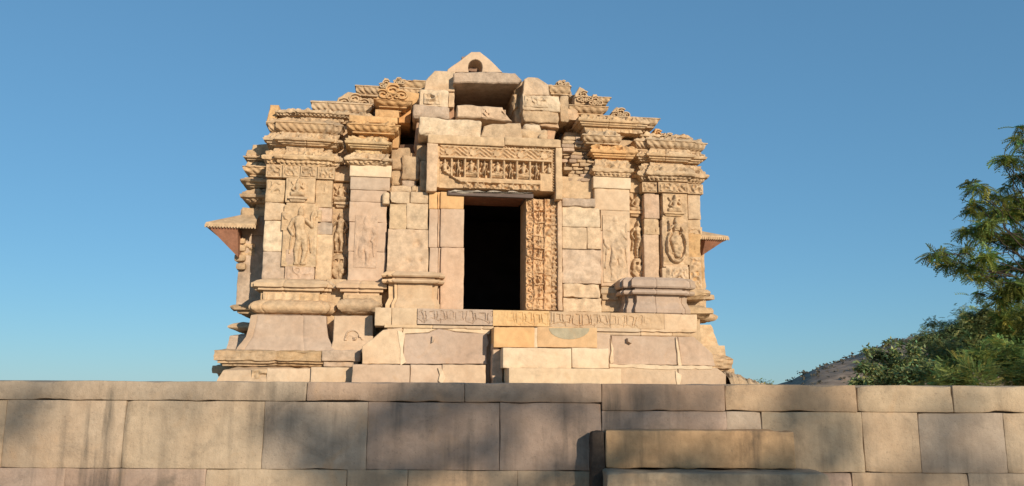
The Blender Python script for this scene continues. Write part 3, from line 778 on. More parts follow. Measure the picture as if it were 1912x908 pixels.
# --- base mouldings, left
fo = frieze_orn(520, 655, 675, -.42)
mb = MB(); bo = [(498, 590, .07)]
mould(mb, 468, 626, [(.02, 550), (.06, 549), (.06, 544), (.14, 543), (.14, 538), (.20, 537), (.20, 530), (.12, 524), (.0, 522)], 0, (.62, .48, .33), offs=bo, rough=.004, bites=.2)
part(mb, 'base_cornice', NEWS)
mb = MB(); mould(mb, 488, 612, [(.06, 564), (.06, 549)], -.02, OL, offs=bo, orn=lambda Sx, Z, O: .012 * np.sin(Sx * 45), rough=.004)
mould(mb, 464, 628, [(.0, 589)] + torus(589, 560, .24, .06) + [(.0, 559)], 0, (.58, .43, .28), offs=bo, rough=.006, bites=.2)
part(mb, 'round_moulding', SAND)
mb = MB(); mould(mb, 446, 621, [(.40, 656), (.38, 650), (.28, 630), (.24, 606), (.23, 590), (.1, 588)], 0, (.49, .375, .28), offs=[(490, 578, .07)], rough=.005, bites=.1); part(mb, 'plinth_course', NEWS)
mb = MB(); mould(mb, 429, 604, [(.3, 686), (.38, 684), (.38, 680), (.45, 679), (.45, 675), (.50, 674), (.50, 656), (.36, 653)], 0, (.50, .37, .235), offs=[(461, 580, .05)], orn=fo, rough=.006, bites=.5); part(mb, 'plinth_frieze', SAND)
mb = MB(); mould(mb, 404, 600, [(.66, 716), (.64, 706), (.58, 692), (.4, 685)], 0, (.54, .42, .30), rough=.008, bites=.3)
pbox(mb, 498, 688, 600, 716, -.66, .2, (.60, .48, .35)); pbox(mb, 580, 686, 672, 716, -.72, .2, (.58, .46, .33)); part(mb, 'plinth_footing', NEWS)
fig('busy', 470, 690, 505, 708, -.64, .03, OL, None, 'carved_panel')
# middle pier base
mb = MB(); mould(mb, 628, 722, [(.02, 553), (.10, 552), (.10, 546), (.16, 545), (.16, 539), (.22, 538), (.22, 531), (.12, 525), (0, 524)], VM, (.60, .445, .30), rough=.004, bites=.2, vb=.4); part(mb, 'base_cornice', NEWS)
mb = MB(); mould(mb, 640, 712, [(.10, 568), (.10, 551)], VM, OL, vb=.4); mould(mb, 630, 718, [(.0, 587)] + torus(586, 556, .24, .08) + [(0, 555)], VM, OLD2, rough=.016, bites=1.4, vb=.4); part(mb, 'round_moulding', SAND)
mb = MB(); pprism(mb, [(615, 657), (622, 636), (624, 590), (696, 590), (697, 657)], VM - .33, .3, (.56, .43, .31)); mo = part(mb, 'plinth_course', NEWS)
u, z = P(656, 632, VM - .33)
mb = MB(); relief(mb, u - .20, u + .26, z - .12, z + .16, VM - .332, lambda U, Z: arch(U, Z, u - .02, z - .02, .07, .025, .03) + arch(U, Z, u + .12, z - .02, .055, .02, .025) + arch(U, Z, u + .02, z + .02, .11, .015, .02), (.56, .43, .31), thick=.05); part(mb, 'carved_panel', NEWS, mo)
mb = MB(); pbox(mb, 600, 654, 673, 675, -.60, .2, GY, rough=.012, r=.02); pbox(mb, 604, 676, 668, 685, -.54, .2, GY, rough=.008); part(mb, 'plinth_frieze', SAND)

# threshold band
mb = MB(); VT = -.88
z0 = None
def seg(x0, x1, y0, y1, t, v=VT, orn=True):
    xm = (x0 + x1) / 2
    u0, u1, za, zb = RC(x0, y0, x1, y1, v)
    if orn:
        f = frieze_orn(xm, y0, y1, v, .024, .15 + .012 * math.sin(xm)); relief(mb, u0, u1, za, zb, v, lambda U, Z: f(U, Z, 0) * 1.0, t, thick=.9)
    else: box(mb, u0, u1, v, 0, za, zb, t, rough=.004, r=.01)
def yt(x): return 574 + (x - 700) * .0225
seg(700, 731, yt(715), yt(715) + 34, CR, orn=False); seg(731.5, 779, yt(755), yt(755) + 34, CR, VT + .02, orn=False)
seg(779.5, 920, yt(850), yt(850) + 29, (.47, .375, .30)); seg(920.5, 1026, yt(973), yt(973) + 29, (.60, .42, .22)); seg(1026.5, 1140, yt(1083), yt(1083) + 29, (.53, .40, .27))
seg(1140.5, 1240, yt(1190), yt(1190) + 29, (.55, .41, .27)); seg(1240.5, 1302, yt(1271), yt(1271) + 34, (.62, .47, .32), orn=False)
part(mb, 'threshold', NEWS, label='long carved threshold band', angle=44)
mb = MB(); mould(mb, 716, 922, [(.0, 622), (.03, 618), (.03, 614), (.08, 613), (.08, 608)], VT + .06, CR, vb=0, rough=.003); part(mb, 'moulding', NEWS); mb = MB()
mould(mb, 1110, 1297, [(.0, 629), (.03, 626), (.03, 621), (.08, 620), (.08, 614)], VT + .06, CR, vb=0, rough=.003); part(mb, 'moulding', NEWS)

# porch base courses
mb = MB()
def quad(pts, v0, v1, t, **k): pprism(mb, pts, v0, v1, t, b=.01, **k)
quad([(676, 680), (676, 646), (697, 632), (715, 616), (750, 612), (752, 640), (750, 680)], -.92, .1, (.60, .46, .32))
quad([(752.6, 680), (754, 624), (800, 622), (820, 614), (850, 620), (909, 624), (913, 640), (909, 650), (909, 680)], -.90, .1, (.48, .375, .30))
quad([(752, 624), (753, 612), (918, 612), (914, 625), (852, 619), (820, 613), (800, 621)], -.87, .1, WT)
pbox(mb, 657, 681, 765, 718, -1.02, .1, (.50, .385, .29), rough=.004); pbox(mb, 765.5, 681, 825, 718, -1.0, .1, (.53, .41, .31), rough=.004); pbox(mb, 825.5, 681, 907, 718, -1.02, .1, (.56, .43, .31), rough=.004)
part(mb, 'porch_base', NEWS, label='repaired base courses left of the steps', angle=30); mb = MB()
quad([(1113, 683), (1113, 622), (1140, 624), (1142, 683)], -.90, .1, (.50, .40, .31)); quad([(1142.5, 681), (1142, 627), (1265, 629), (1272, 682)], -.90, .1, (.49, .38, .295))
quad([(1272.6, 682), (1266, 629), (1295, 629), (1330, 660), (1336, 684)], -.90, .1, (.49, .375, .285))
quad([(1138, 719), (1138, 684), (1265, 686), (1268, 719)], -1.02, .1, (.55, .43, .31)); quad([(1268.6, 719), (1266, 686), (1340, 688), (1356, 700), (1356, 719)], -1.02, .1, (.51, .395, .29))
part(mb, 'porch_base', NEWS, label='repaired base courses right of the steps', angle=30)
# patches of pale pointing mortar on the joints
mb = MB()
for pts in ([(742, 616), (756, 622), (752, 650), (757, 676), (748, 682), (746, 650)], [(818, 688), (826, 690), (832, 705), (826, 719), (818, 712), (821, 700)], [(1262, 630), (1267, 640), (1270, 660), (1274, 684), (1267, 684), (1265, 660)],
            [(1140, 632), (1145, 650), (1146, 676), (1139, 680), (1141, 655)], [(1138, 680), (1200, 681), (1268, 683), (1330, 684), (1330, 689), (1250, 690), (1180, 687), (1138, 686)], [(1262, 694), (1272, 700), (1270, 719), (1264, 719)]):
    mb = MB(); pprism(mb, pts, -.93 if pts[0][1] < 679 else -1.035, -.6, WT, b=.004, amp=.012)
    part(mb, 'mortar_patch', NEWS)
mb = MB(); pprism(mb, [(806, 628), (812, 632), (810, 638), (806, 640)], -.95, -.8, GY); part(mb, 'peg', NEWS); mb = MB(); pprism(mb, [(1172, 631), (1182, 630), (1180, 642), (1172, 638)], -.98, -.8, GY); part(mb, 'peg', NEWS)
mb = MB(); pbox(mb, 900, 613, 950, 719, -.78, -.1, PK, rough=.008); part(mb, 'porch_base', NEWS)
mb = MB(); pbox(mb, 606, 523, 742, 719, -.06, .29, OL, rough=.01); part(mb, 'pier_footing', SAND)
# steps
for i, (ya, yb, segs, v) in enumerate(((611, 649, ((922, 998, OR), (1003, 1115, (.61, .42, .24))), -1.25), (650, 688, ((939, 1067, WT), (1068, 1137, WT)), -1.5), (688, 719, ((950, 1160, (.62, .49, .34)),), -1.7))):
    mb = MB()
    for a, b, t in segs: pbox(mb, a, ya, b, yb, v, -.6, t, rough=.004, r=.008)
    if i == 0: pbox(mb, 997, ya + 1, 1004, yb, v + .005, -.6, WT, rough=.008)
    st_ = part(mb, 'step', NEWS, label=('orange step block', 'pale upper step', 'pale lower step')[i])
    if i == 0:
        mb = MB(); c = [(1063 + 38 * math.cos(t), 613 + 21 * math.sin(t)) for t in [math.pi * k / 12 for k in range(13)]]
        pprism(mb, c, v - .006, v + .02, (.40, .36, .26), b=.003, amp=.001); part(mb, 'moonstone', NEWS, st_)
mb = MB(); pprism(mb, [(919, 719), (921, 640), (925, 622), (930, 650), (936, 655), (940, 719)], -1.15, -.5, PK, amp=.02); part(mb, 'stair_cheek', SAND)

# --- side projections (left and right), further back
VS = .85
mb = MB(); pbox(mb, 448, 392, 500, 440, VS, 3.6, GY, rough=.01); pbox(mb, 444, 440, 500, 580, VS, 3.6, GY, rough=.01); part(mb, 'side_wall', SAND)
fig('busy', 449, 455, 476, 477, VS - .01, .03, OL, None, 'carved_panel')
mb = MB(); pbox(mb, 452, 388, 500, 404, VS - .02, VS + 1.6, OL, rough=.02); part(mb, 'carved_band', SAND)
VB_ = 3.6
tiers([(446, 560, 352, 366, 378, 392, 0, .26, OLD2, dict(kind='leaf', seed=17, vb=VB_)), (446, 560, 330, 338, 350, 356, .03, .26, OL, dict(kind='step', seed=18, vb=VB_)),
       (451, 560, 302, 313, 326, 333, .05, .24, OL, dict(kind='rope', seed=19, vb=VB_)), (453, 560, 284, 295, 302, 306, .10, .2, OL, dict(kind='step', seed=33, vb=VB_))], VS, 'cornice')
mb = MB(); pprism(mb, [(458, 290), (462, 280), (470, 279), (472, 270), (540, 268), (540, 290)], VS - .05, VS + 1.5, OL); part(mb, 'cornice_block', SAND)
# left balcony eave: a sloping slab with a raised rib, its bracket below
def eave(xo, xi, yo, yi, yd, v, parent_label, sgn):
    """pyramid-roof slab sloping down and outwards"""
    e = empty('balcony_eave', (0, 0, 0)); e.parent = TE
    uo, zo = P(xo, yo, v - .45); ui, zi = P(xi, yi, v - .1)
    n = 12; V = []; v0, v1 = v - .45, v + 1.2; vc0, vc1 = v - .1, v + .9
    th = .07
    top = [(uo, v0, zo), (uo, v1, zo), (ui, vc1 if 0 else v1, zi), (ui, vc0, zi), (ui, v0, zo)]
    mb = MB()
    A = np.array([(uo, v0, zo), (ui + sgn * -.3, v0, zo), (ui + sgn * -.3, vc0, zi), (ui, vc0, zi), (ui, v1, zi), (uo, v1, zo)])
    Bm = A.copy(); Bm[:, 2] -= th
    mb.add(np.concatenate([A, Bm]), [(0, 1, 2, 3), (0, 3, 4, 5), (6, 9, 8, 7), (6, 11, 10, 9), (0, 6, 7, 1), (5, 11, 6, 0), (4, 10, 11, 5), (1, 7, 8, 2)], OL)
    # fillet ribs and dentils along the lip
    for t in np.linspace(0, 1, 18):
        a = uo * (1 - t) + (ui - sgn * .3) * t; box(mb, a - .012, a + .012, v0 - .012, v0 + .01, zo - th - .02, zo - th * .4, OL, rough=0, r=.002, cell=.1)
    for t in np.linspace(.1, .9, 5):
        c = (1 - t); a = np.array([uo * (1 - t) + ui * t, v0 + (vc0 - v0) * t, zo * (1 - t) + zi * t])
    o1 = part(mb, 'eave_slab', SAND, e, smooth=False)
    mb = MB(); zd = P(xi, yd, v)[1]; r = (.34, .17, .11)
    B3 = np.array([(uo + sgn * -.04, v0 + .03, zo - th), (ui, v0 + .03, zo - th), (ui, v0 + .25, zd), (uo - sgn * .04, v1, zo - th), (ui, v1, zo - th), (ui, v1 - .2, zd)])
    mb.add(B3, [(0, 1, 2), (3, 5, 4), (0, 2, 5, 3), (0, 3, 4, 1), (1, 4, 5, 2)], r)
    part(mb, 'eave_bracket', SAND, e, smooth=False)
    return e
eave(384, 452, 415, 401, 484, VS, '', -1)
eave(1360, 1306, 441, 431, 480, 2.1, '', 1)
mb = MB()
for (y, w) in ((448, .09), (462, .07), (480, .09), (495, .06)): 
    u, z = P(448, y, VS - .05); box(mb, u - w, u + .1, VS - .1, VS + .3, z - .08, z + .04, OL, rough=.02, r=.03)
part(mb, 'balcony_post', SAND)
# side base mouldings left
mb = MB(); mould(mb, 426, 560, [(.1, 588), (.14, 586), (.16, 580), (.26, 579), (.28, 573), (.2, 570)], VS, OL, vb=VB_); mould(mb, 425, 560, [(.06, 622)] + torus(620, 602, .32, .1), VS, OL, vb=VB_, rough=.01)
mould(mb, 422, 560, [(.40, 660), (.40, 650), (.36, 628), (.2, 624)], VS, GY, vb=VB_); mould(mb, 410, 560, [(.5, 690), (.5, 668), (.4, 660)], VS, OLD2, vb=VB_); mould(mb, 396, 560, [(.55, 716), (.6, 700), (.66, 697), (.66, 684), (.5, 680)], VS, OL, vb=VB_, rough=.015)
part(mb, 'side_plinth', SAND)
# right side base mouldings
mb = MB()
mould(mb, 1240, 1333, [(.05, 572), (.1, 566), (.18, 560), (.28, 558), (.28, 550), (.1, 545)], 1.3, OL, vb=VB_, rough=.012); mould(mb, 1240, 1340, [(.0, 606)] + torus(602, 582, .30, .1), 1.3, OL, vb=VB_, rough=.015)
pbox(mb, 1240, 536, 1318, 590, 1.1, 2, OL, rough=.012)
mould(mb, 1240, 1342, [(.3, 645), (.26, 625), (.2, 606)], 1.2, OL, vb=VB_); mould(mb, 1250, 1356, [(.30, 668), (.28, 645)], 1.1, OL, vb=VB_)
mould(mb, 1250, 1371, [(.3, 690), (.4, 688), (.44, 670), (.3, 662)], 1.1, OLD2, vb=VB_, rough=.015, orn=lambda Sx, Z, O: .015 * np.sin(Sx * 50) * np.sin(Z * 70)); mould(mb, 1250, 1372, [(.3, 719), (.3, 688)], 1.1, OLD2, vb=VB_)
part(mb, 'side_plinth', SAND)
mb = MB(); mould(mb, 1270, 1330, [(.05, 560), (.14, 552), (.14, 546), (.05, 540)], 0, OL, vb=2); mould(mb, 1270, 1334, [(.1, 598)] + torus(596, 570, .3, .1), -.1, OL, vb=2, rough=.02, bites=1.)
mould(mb, 1270, 1346, [(.5, 660), (.36, 630), (.3, 600), (.1, 598)], -.1, (.56, .43, .30), vb=2); part(mb, 'side_plinth', SAND)
mb = MB(); pbox(mb, 1300, 440, 1316, 540, 2.2, 3, OL, rough=.03); part(mb, 'side_wall', SAND)

# --- roof
cu0, cu1 = UX(746, .6, 240), UX(1052, .6, 240)
zr0, zr1, zr2 = ZY(262, .5), ZY(218, .8), ZY(160, 1.0)
mb = MB(); k = dict(rough=.01, cell=.2, r=.03)
zA = ztop - .15
box(mb, UX(530, .5, 225), cu0, .50, 5.0, zA, ZY(214, .5, 600), OLD2, **k); part(mb, 'roof_core', SAND); mb = MB()
box(mb, cu1, UX(1285, .5, 250), .50, 5.0, zA, ZY(256, .5, 1240) , OLD2, **k); part(mb, 'roof_core', SAND); mb = MB()
box(mb, cu1 + .1, UX(1200, .8, 230), .80, 4.6, zA, ZY(226, .8, 1150), OLD2, **k); part(mb, 'roof_core', SAND); mb = MB()
box(mb, UX(600, .9, 200), cu0, .90, 4.4, ZY(214, .5, 600), ZY(189, .9, 640), OLD2, **k); part(mb, 'roof_core', SAND); mb = MB()
box(mb, UX(690, 1.2, 170), cu0 + .0, 1.2, 4.0, ZY(189, .9, 640) - .02, ZY(164, 1.2, 740), OLD2, **k); part(mb, 'roof_core', SAND); mb = MB()
box(mb, cu1, UX(1120, 1.2, 190), 1.2, 4.0, ZY(226, .8, 1150) - .02, ZY(182, 1.2, 1100), OLD2, **k); part(mb, 'roof_core', SAND); mb = MB()
box(mb, cu1, UX(1070, 1.4, 170), 1.5, 3.8, ZY(200, .8, 1150) - .02, ZY(166, 1.4, 1060), OLD2, **k); part(mb, 'roof_core', SAND); mb = MB()

mb = MB()
zt0 = ZY(150, 1.2, 900)
box(mb, cu0 - .3, cu1 + .3, 3.0, 3.6, zc0 - .1, zt0, (.16, .10, .07), rough=.01, cell=.25)  # shade of the roof hole painted in: tint far darker than the roof stone
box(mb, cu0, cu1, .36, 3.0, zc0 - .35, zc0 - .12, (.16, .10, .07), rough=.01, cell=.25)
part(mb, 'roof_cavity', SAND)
# stepped slabs with crests
tiers([(579, 696, 192, 193, 209, 216, .55, .18, OL, dict(kind='rope', seed=20, vb=3.6)),
       (662, 800, 163, 164, 177, 190, .90, .16, OL, dict(kind='rope', seed=21, vb=3.2)),
       (745, 797, 149, 151, 163, 168, 1.05, .14, OL, dict(kind='rope', seed=22, vb=3.0)),
       (697, 770, 179, 188, 197, 204, .25, .20, OR, dict(kind='rope', seed=23, vb=1.4)),
       (1120, 1234, 219, 220, 232, 240, .45, .20, OL, dict(kind='rope', seed=24, vb=3.6)),
       (1062, 1137, 198, 199, 210, 218, .45, .18, OL, dict(kind='rope', seed=25, vb=2.4)),
       (1062, 1142, 180, 181, 190, 200, .85, .14, OL, dict(kind='rope', seed=26, vb=3.2)),
       (1024, 1069, 159, 161, 173, 178, .75, .12, OL, dict(kind='rope', seed=27, vb=1.8))], 0, 'roof_slab')
mb = MB(); pbox(mb, 712, 200, 767, 229, .42, 1.2, (.60, .34, .15), rough=.01); pbox(mb, 742, 172, 784, 196, .6, 1.3, OR, rough=.01); part(mb, 'roof_block', SAND, label='orange blocks under the carved crest')
def crest(x0, y0, x1, y1, v, tint, shape='tri', sd=1):
    mb = MB(); u0, u1, z0, z1 = RC(x0, y0, x1, y1, v); w, h = u1 - u0, z1 - z0; cx = (u0 + u1) / 2
    if shape == 'tri': o = [(u0, z0), (u0 + w * .1, z0 + h * .3), (cx - w * .22, z0 + h * .6), (cx - w * .12, z1), (cx + w * .12, z1), (cx + w * .22, z0 + h * .6), (u1 - w * .1, z0 + h * .3), (u1, z0)]
    elif shape == 'left': o = [(u0, z0), (u0 + w * .05, z0 + h * .55), (u0 + w * .3, z1), (u0 + w * .55, z0 + h * .9), (u0 + w * .7, z0 + h * .6), (u1, z0 + h * .25), (u1, z0)]
    else: o = [(u0, z0), (u0, z1), (u0 + w * .4, z1 - h * .06), (u1, z1), (u1, z0)]
    prism(mb, o, v + .0, v + .25, tint, amp=.012)
    # scrollwork standing proud: curled ribs
    for i, (sx, sz, r) in enumerate(((-.26, .28, .22), (.0, .55, .26), (.26, .28, .22), (-.08, .2, .14), (.12, .22, .12))):
        c0, c1 = cx + sx * w, z0 + sz * h; R0 = r * min(w, h * 1.6); q = []
        for a in np.linspace(0, 2 * math.pi * 1.35, 26):
            rr = R0 * (1 - a / 11.5); q.append((c0 + (1 if i % 2 else -1) * rr * math.cos(a + .6), c1 + rr * .8 * math.sin(a + .6)))
        q = np.array(q); th = max(.014, R0 * .16); V = []
        tg = np.gradient(q, axis=0); tg /= np.linalg.norm(tg, axis=1, keepdims=True); nn = np.column_stack([-tg[:, 1], tg[:, 0]])
        for p, n_ in zip(q, nn):
            for s_, dv in ((-1, .01), (-.6, -.045), (.6, -.045), (1, .01)):
                V.append((p[0] + n_[0] * th * s_, v + dv, p[1] + n_[1] * th * s_))
        fs = [(4 * k + j, 4 * k + j + 1, 4 * k + j + 5, 4 * k + j + 4) for k in range(len(q) - 1) for j in range(3)]
        mb.add(np.array(V), fs, tint)
    return part(mb, 'crest', SAND, smooth=False)
crest(627, 172, 699, 201, .45, OL, 'left', 1); crest(706, 146, 736, 168, .75, OL, 'tri', 2); crest(700, 154, 766, 188, .06, OR, 'tri', 3); crest(733, 143, 756, 160, .9, OL, 'tri', 5)
crest(1037, 150, 1066, 161, .7, OL, 'left', 6); crest(1073, 162, 1106, 196, .38, OL, 'left', 7); crest(1096, 176, 1126, 200, .30, OL, 'tri', 10); crest(1140, 200, 1178, 222, .30, OL, 'left', 8); crest(1212, 240, 1244, 262, .6, OR, 'tri', 9)
crest(560, 203, 590, 216, .30, OL, 'tri', 11); crest(1236, 248, 1264, 262, .16, OL, 'tri', 12)

# central top: flanking blocks, lintel slab, gable
mb = MB()
pprism(mb, [(792, 171), (795, 150), (812, 132), (850, 134), (849, 171)], .35, 1.6, (.60, .47, .33)); pbox(mb, 838, 152, 848, 200, .40, 1.4, (.58, .45, .31), rough=.01)
part(mb, 'roof_block', SAND)
mb = MB(); pbox(mb, 783, 168, 838, 201, .10, .95, WT, rough=.016, r=.03, cell=.03); pbox(mb, 771, 196, 840, 221, .05, .9, GY, rough=.016, r=.04); b_ = part(mb, 'roof_block', ROUGH, label='pale block pierced with worn carving')
fig('busy', 792, 174, 822, 194, .10 - .02, .05, WT, b_, 'carved_panel', mat=ROUGH)
mb = MB(); pprism(mb, [(846, 154), (848, 136), (900, 134), (962, 137), (974, 150), (968, 156), (900, 155)], .15, 2.6, GY, b=.02, amp=.012); part(mb, 'roof_lintel', ROUGH, label='long weathered slab over the roof opening')
def gable():
    mb = MB(); v0, v1 = .35, .75
    out = [(834, 135), (836, 129), (860, 113), (880, 97), (896, 97), (915, 112), (938, 135)]
    hole = [(875, 135), (874, 126)] + [(887.5 - 13.5 * math.cos(t), 124 - 13 * math.sin(t)) for t in np.linspace(.15, math.pi - .15, 9)] + [(901, 126), (900, 135)]
    pts = [out[0]] + out[1:] + [hole[-1]] + hole[::-1][1:]
    prism(mb, [P(x, y, v0) for x, y in pts], v0, v1, (.60, .46, .33), b=.008, amp=.004)
    o = part(mb, 'gable', NEWS, label='triangular gable stone pierced by a small arch')
    mb = MB(); pbox(mb, 868, 104, 908, 134, v1 + .3, v1 + .5, (.30, .20, .15)); pbox(mb, 862, 106, 872, 134, v1, v1 + .4, (.30, .20, .15)); pbox(mb, 904, 110, 914, 134, v1, v1 + .4, (.30, .20, .15)); pbox(mb, 872, 103, 904, 109, v1, v1 + .4, (.35, .22, .16)); part(mb, 'niche', SAND, o)
gable()
mb = MB()
pprism(mb, [(976, 178), (979, 148), (986, 144), (1004, 145), (1024, 158), (1026, 178)], .15, 1.5, (.62, .48, .34)); pbox(mb, 975, 177, 1045, 207, .12, 1.5, WT, rough=.02, r=.02, cell=.03)
pbox(mb, 976, 207, 1043, 229, .14, 1.4, OLD2, rough=.018, r=.02, cell=.03); pprism(mb, [(976, 229), (1042, 229), (1044, 240), (1020, 236)], .2, 1.2, (.56, .40, .26))
pbox(mb, 1046, 178, 1062, 228, .25, 1.3, OLD2, rough=.02, r=.03); pbox(mb, 1048, 198, 1082, 225, .30, 1.2, (.60, .44, .29), rough=.015, r=.08)
b_ = part(mb, 'roof_block', ROUGH, label='tall broken block stack right of the opening')
fig('busy', 980, 180, 1024, 200, .12 - .01, .03, WT, b_, 'carved_panel', mat=ROUGH)
# side mass of the opening's right cheek
mb = MB(); pprism(mb, [(959, 168), (966, 158), (979, 150), (977, 232), (962, 228), (958, 200)], .45, 2.2, OLD2, amp=.03, b=.03); pprism(mb, [(958, 175), (968, 172), (970, 200), (960, 205)], .40, .9, OL, amp=.03, b=.03); part(mb, 'opening_cheek', ROUGH)
mb = MB(); pprism(mb, [(836, 222), (838, 160), (848, 156), (848, 230)], .55, 2.2, (.45, .28, .18), amp=.01); part(mb, 'opening_cheek', ROUGH)
mb = MB(); pprism(mb, [(777, 300), (772, 276), (780, 225), (796, 225), (798, 300)], .22, 1.2, (.50, .33, .22), amp=.02); part(mb, 'roof_block', ROUGH); mb = MB(); pprism(mb, [(1018, 262), (1022, 236), (1040, 232), (1034, 262)], .30, 1.0, (.55, .37, .24), amp=.01); part(mb, 'roof_block', ROUGH)

# ------------------------------------------------------------------ loose stones lying on the broken roof
def loose(x0, y0, x1, y1, v0, v1, tint, label, rot=0, rough=.018, r=.03, pts=None, mat=None, carve=None):
    u0, u1, z0, z1 = RC(x0, y0, x1, y1, v0); c = Vector(((u0 + u1) / 2, (v0 + v1) / 2, z0))
    mb = MB()
    if pts: pprism(mb, pts, v0, v1, tint, b=.02, amp=.012)
    else: box(mb, u0, u1, v0, v1, z0, z1, tint, rough=rough, r=r, cell=.03, M=Matrix.Rotation(D2R(rot), 3, 'Y') if rot else None)
    if carve: relief(mb, *carve)
    for i in range(len(mb.V)): mb.V[i] = mb.V[i] - np.array(c)
    o = mb.build('loose_stone', mat or ROUGH)
    o.location = TO + UA * c.x + VA * c.y + Vector((0, 0, c.z)); o.rotation_euler = (0, 0, TA)
    tag(o, label, 'stone block', 'loose stones over the doorway'); return o
u0, u1, z0, z1 = RC(905, 203, 945, 219, -.10)
loose(853, 195, 957, 226, -.05, .5, (.58, .44, .31), 'tilted pinkish block with carving under the roof opening', pts=[(853, 218), (854, 197), (868, 195), (938, 201), (941, 210), (957, 227), (915, 222)], mat=SAND,
      carve=(u0 - .05, u1, z0, z1, -.055, lambda U, Z: .035 * np.sin((U * .9 + Z) * 70) * (nz2(U, Z, 8, 3) > -.1) * np.clip(np.minimum(np.minimum(U - u0 + .05, u1 - U), np.minimum(Z - z0, z1 - Z)) / .04, 0, 1), (.58, .44, .31), .03))
loose(782, 221, 898, 257, -.25, .55, WT, 'long pale rectangular block above the left end of the lintel', rot=1.5)
loose(898, 229, 978, 261, -.22, .5, (.52, .40, .27), 'weathered grey mottled block above the middle of the lintel', pts=[(896, 257), (904, 236), (920, 231), (972, 230), (976, 262)], rough=.03)
loose(970, 242, 1022, 262, -.20, .4, OL, 'low stone with crumbling top above the right end of the lintel', rough=.03, r=.04)
loose(977, 230, 1010, 247, -.12, .35, WT, 'small pale rounded stone below the tall broken block', rot=4, r=.05)
loose(1006, 250, 1022, 262, -.26, -.02, OL, 'smallest stone on the right end of the lintel', r=.04)

# rubble pile at the right foot of the temple
mb = MB()
def rubble(px0, px1, ytop, Yd, label):
    e = []
    a, b = at(px0, 718, Yd), at(px1, 718, Yd); h = at(px0, ytop, Yd).z - ZF
    n = 28; V = []; fs = []
    for i in range(n):
        for j in range(14):
            t, s_ = i / (n - 1), j / 13
            hh = h * max(0, 1 - t * 1.0) ** .7 * math.sin(math.pi * min(1, s_ * 1.0)) ** .5 if 0 < s_ < 1 else 0
            V.append((a.x + (b.x - a.x) * t, Yd + (s_ - .5) * 2.2, ZF - .02 + hh))
    V = np.array(V); V[:, 2] += np.where(V[:, 2] > ZF, np.abs(fbm(V, 7, 3)) * .06 + fbm(V, 20, 5) * .03, 0)
    for i in range(n - 1):
        for j in range(13): q = i * 14 + j; fs.append((q, q + 14, q + 15, q + 1))
    m_ = MB(); m_.add(V - np.array(a), fs, OL); o = m_.build('rubble_heap', ROUGH, smooth=False); o.location = a; tag(o, label, 'rubble')
rubble(1335, 1404, 690, 14.4, 'heap of sandstone rubble at the right foot of the temple')

# ------------------------------------------------------------------ the platform's retaining wall
WE = empty('platform_wall', (0, WY, 0)); tag(WE, 'long retaining wall of large sandstone blocks in the foreground', 'wall')
def wparts(name, blocks, mat, front=0.0, label=None, back=.36):
    mb = MB()
    for b in blocks:
        x0, y0, x1, y1, t = b[:5]; f = front + random.uniform(-.004, .004); Y = WY - f
        ya = (at(x0, y0, Y).z + at(x1, y0, Y).z) / 2; yb = (at(x0, y1, Y).z + at(x1, y1, Y).z) / 2
        sk = b[5] if len(b) > 5 else 0
        a, c = at(x0, (y0 + y1) / 2, Y).x, at(x1, (y0 + y1) / 2, Y).x
        def wp(V, a=a, c=c, x0=x0, x1=x1, y0=y0, y1=y1, ya=ya, yb=yb, Y=Y):
            V = V.copy(); t = (V[:, 0] - a) / (c - a)
            if len(blocks) and name == 'coping': 
                return V
            return V
        g = .0022
        box(mb, a + g, c - g, -f, back, max(yb, -.0) + g, ya - g, t, rough=.003, cell=.06, r=.006, chip=1.4, var=.04)
    o = mb.build(name, mat, WE)
    if label: o['label'] = label
    return o
g1 = (.40, .325, .245); g2 = (.385, .32, .255); g3 = (.38, .295, .24); g4 = (.43, .345, .25); g5 = (.45, .355, .245); g6 = (.375, .29, .225)
YT = lambda x: 711.5 + x * .0058
cop = []; xs = [-2400, -1500, -700, -60, 569, 867, 1124, 1355, 1602, 1783, 2300, 2900]; tt = [g1, g1, g1, g1, g6, g6, (.39, .285, .21), (.44, .335, .23), g5, g5, g4]
zt_w = ZF + .004
def yrow(z, x, Y=WY):     # photo row of height z above column x (inverse of at)
    lo, hi = 300, 3000
    for _ in range(40):
        m_ = (lo + hi) / 2
        if at(x, m_, Y).z > z: lo = m_
        else: hi = m_
    return lo
mb_c = []
def wblock(mb, x0, x1, za, zb, t, front=0, r=.0035, **k):
    q_ = random.uniform(1.04, 1.13); w_ = random.uniform(-.02, .03); t = (t[0] * q_ * (1 + w_), t[1] * q_, t[2] * q_ * (1 - w_))
    f = front + random.uniform(-.004, .004); a, c = at(x0, 800, WY).x, at(x1, 800, WY).x
    box(mb, a + .0012, c - .0012, -f, .36, za + .0012, zb - .0012, t, rough=.003, cell=.05, r=r, chip=1.6, var=.03, **k)
def zr(y): return at(956, y, WY).z
zc, z2, z3, zrr = zr(752), zr(766), zr(804), zr(879)
mb = MB()
for i in range(len(xs) - 1):
    wblock(mb, xs[i], xs[i + 1], zc if xs[i] < 1124 else z2, zt_w, tt[i], front=.012, r=.008)
o = mb.build('coping', WALLM, WE)
mb = MB()
for a, b, t in ((-2400, -1500, g1), (-1500, -900, g2), (-900, -450, g1), (-450, 8, g4), (8, 232, g1), (232, 492, g4), (492, 686, g2), (686, 933, g3), (933, 1124, g3)): wblock(mb, a, b, zrr, zc, t)
wblock(mb, 1124, 1357, z3, z2, g3); wblock(mb, 1357, 1423, z3, z2, g2)
for a, b, t in ((1124, 1423, g2),): wblock(mb, a, b, zrr, z3, t)
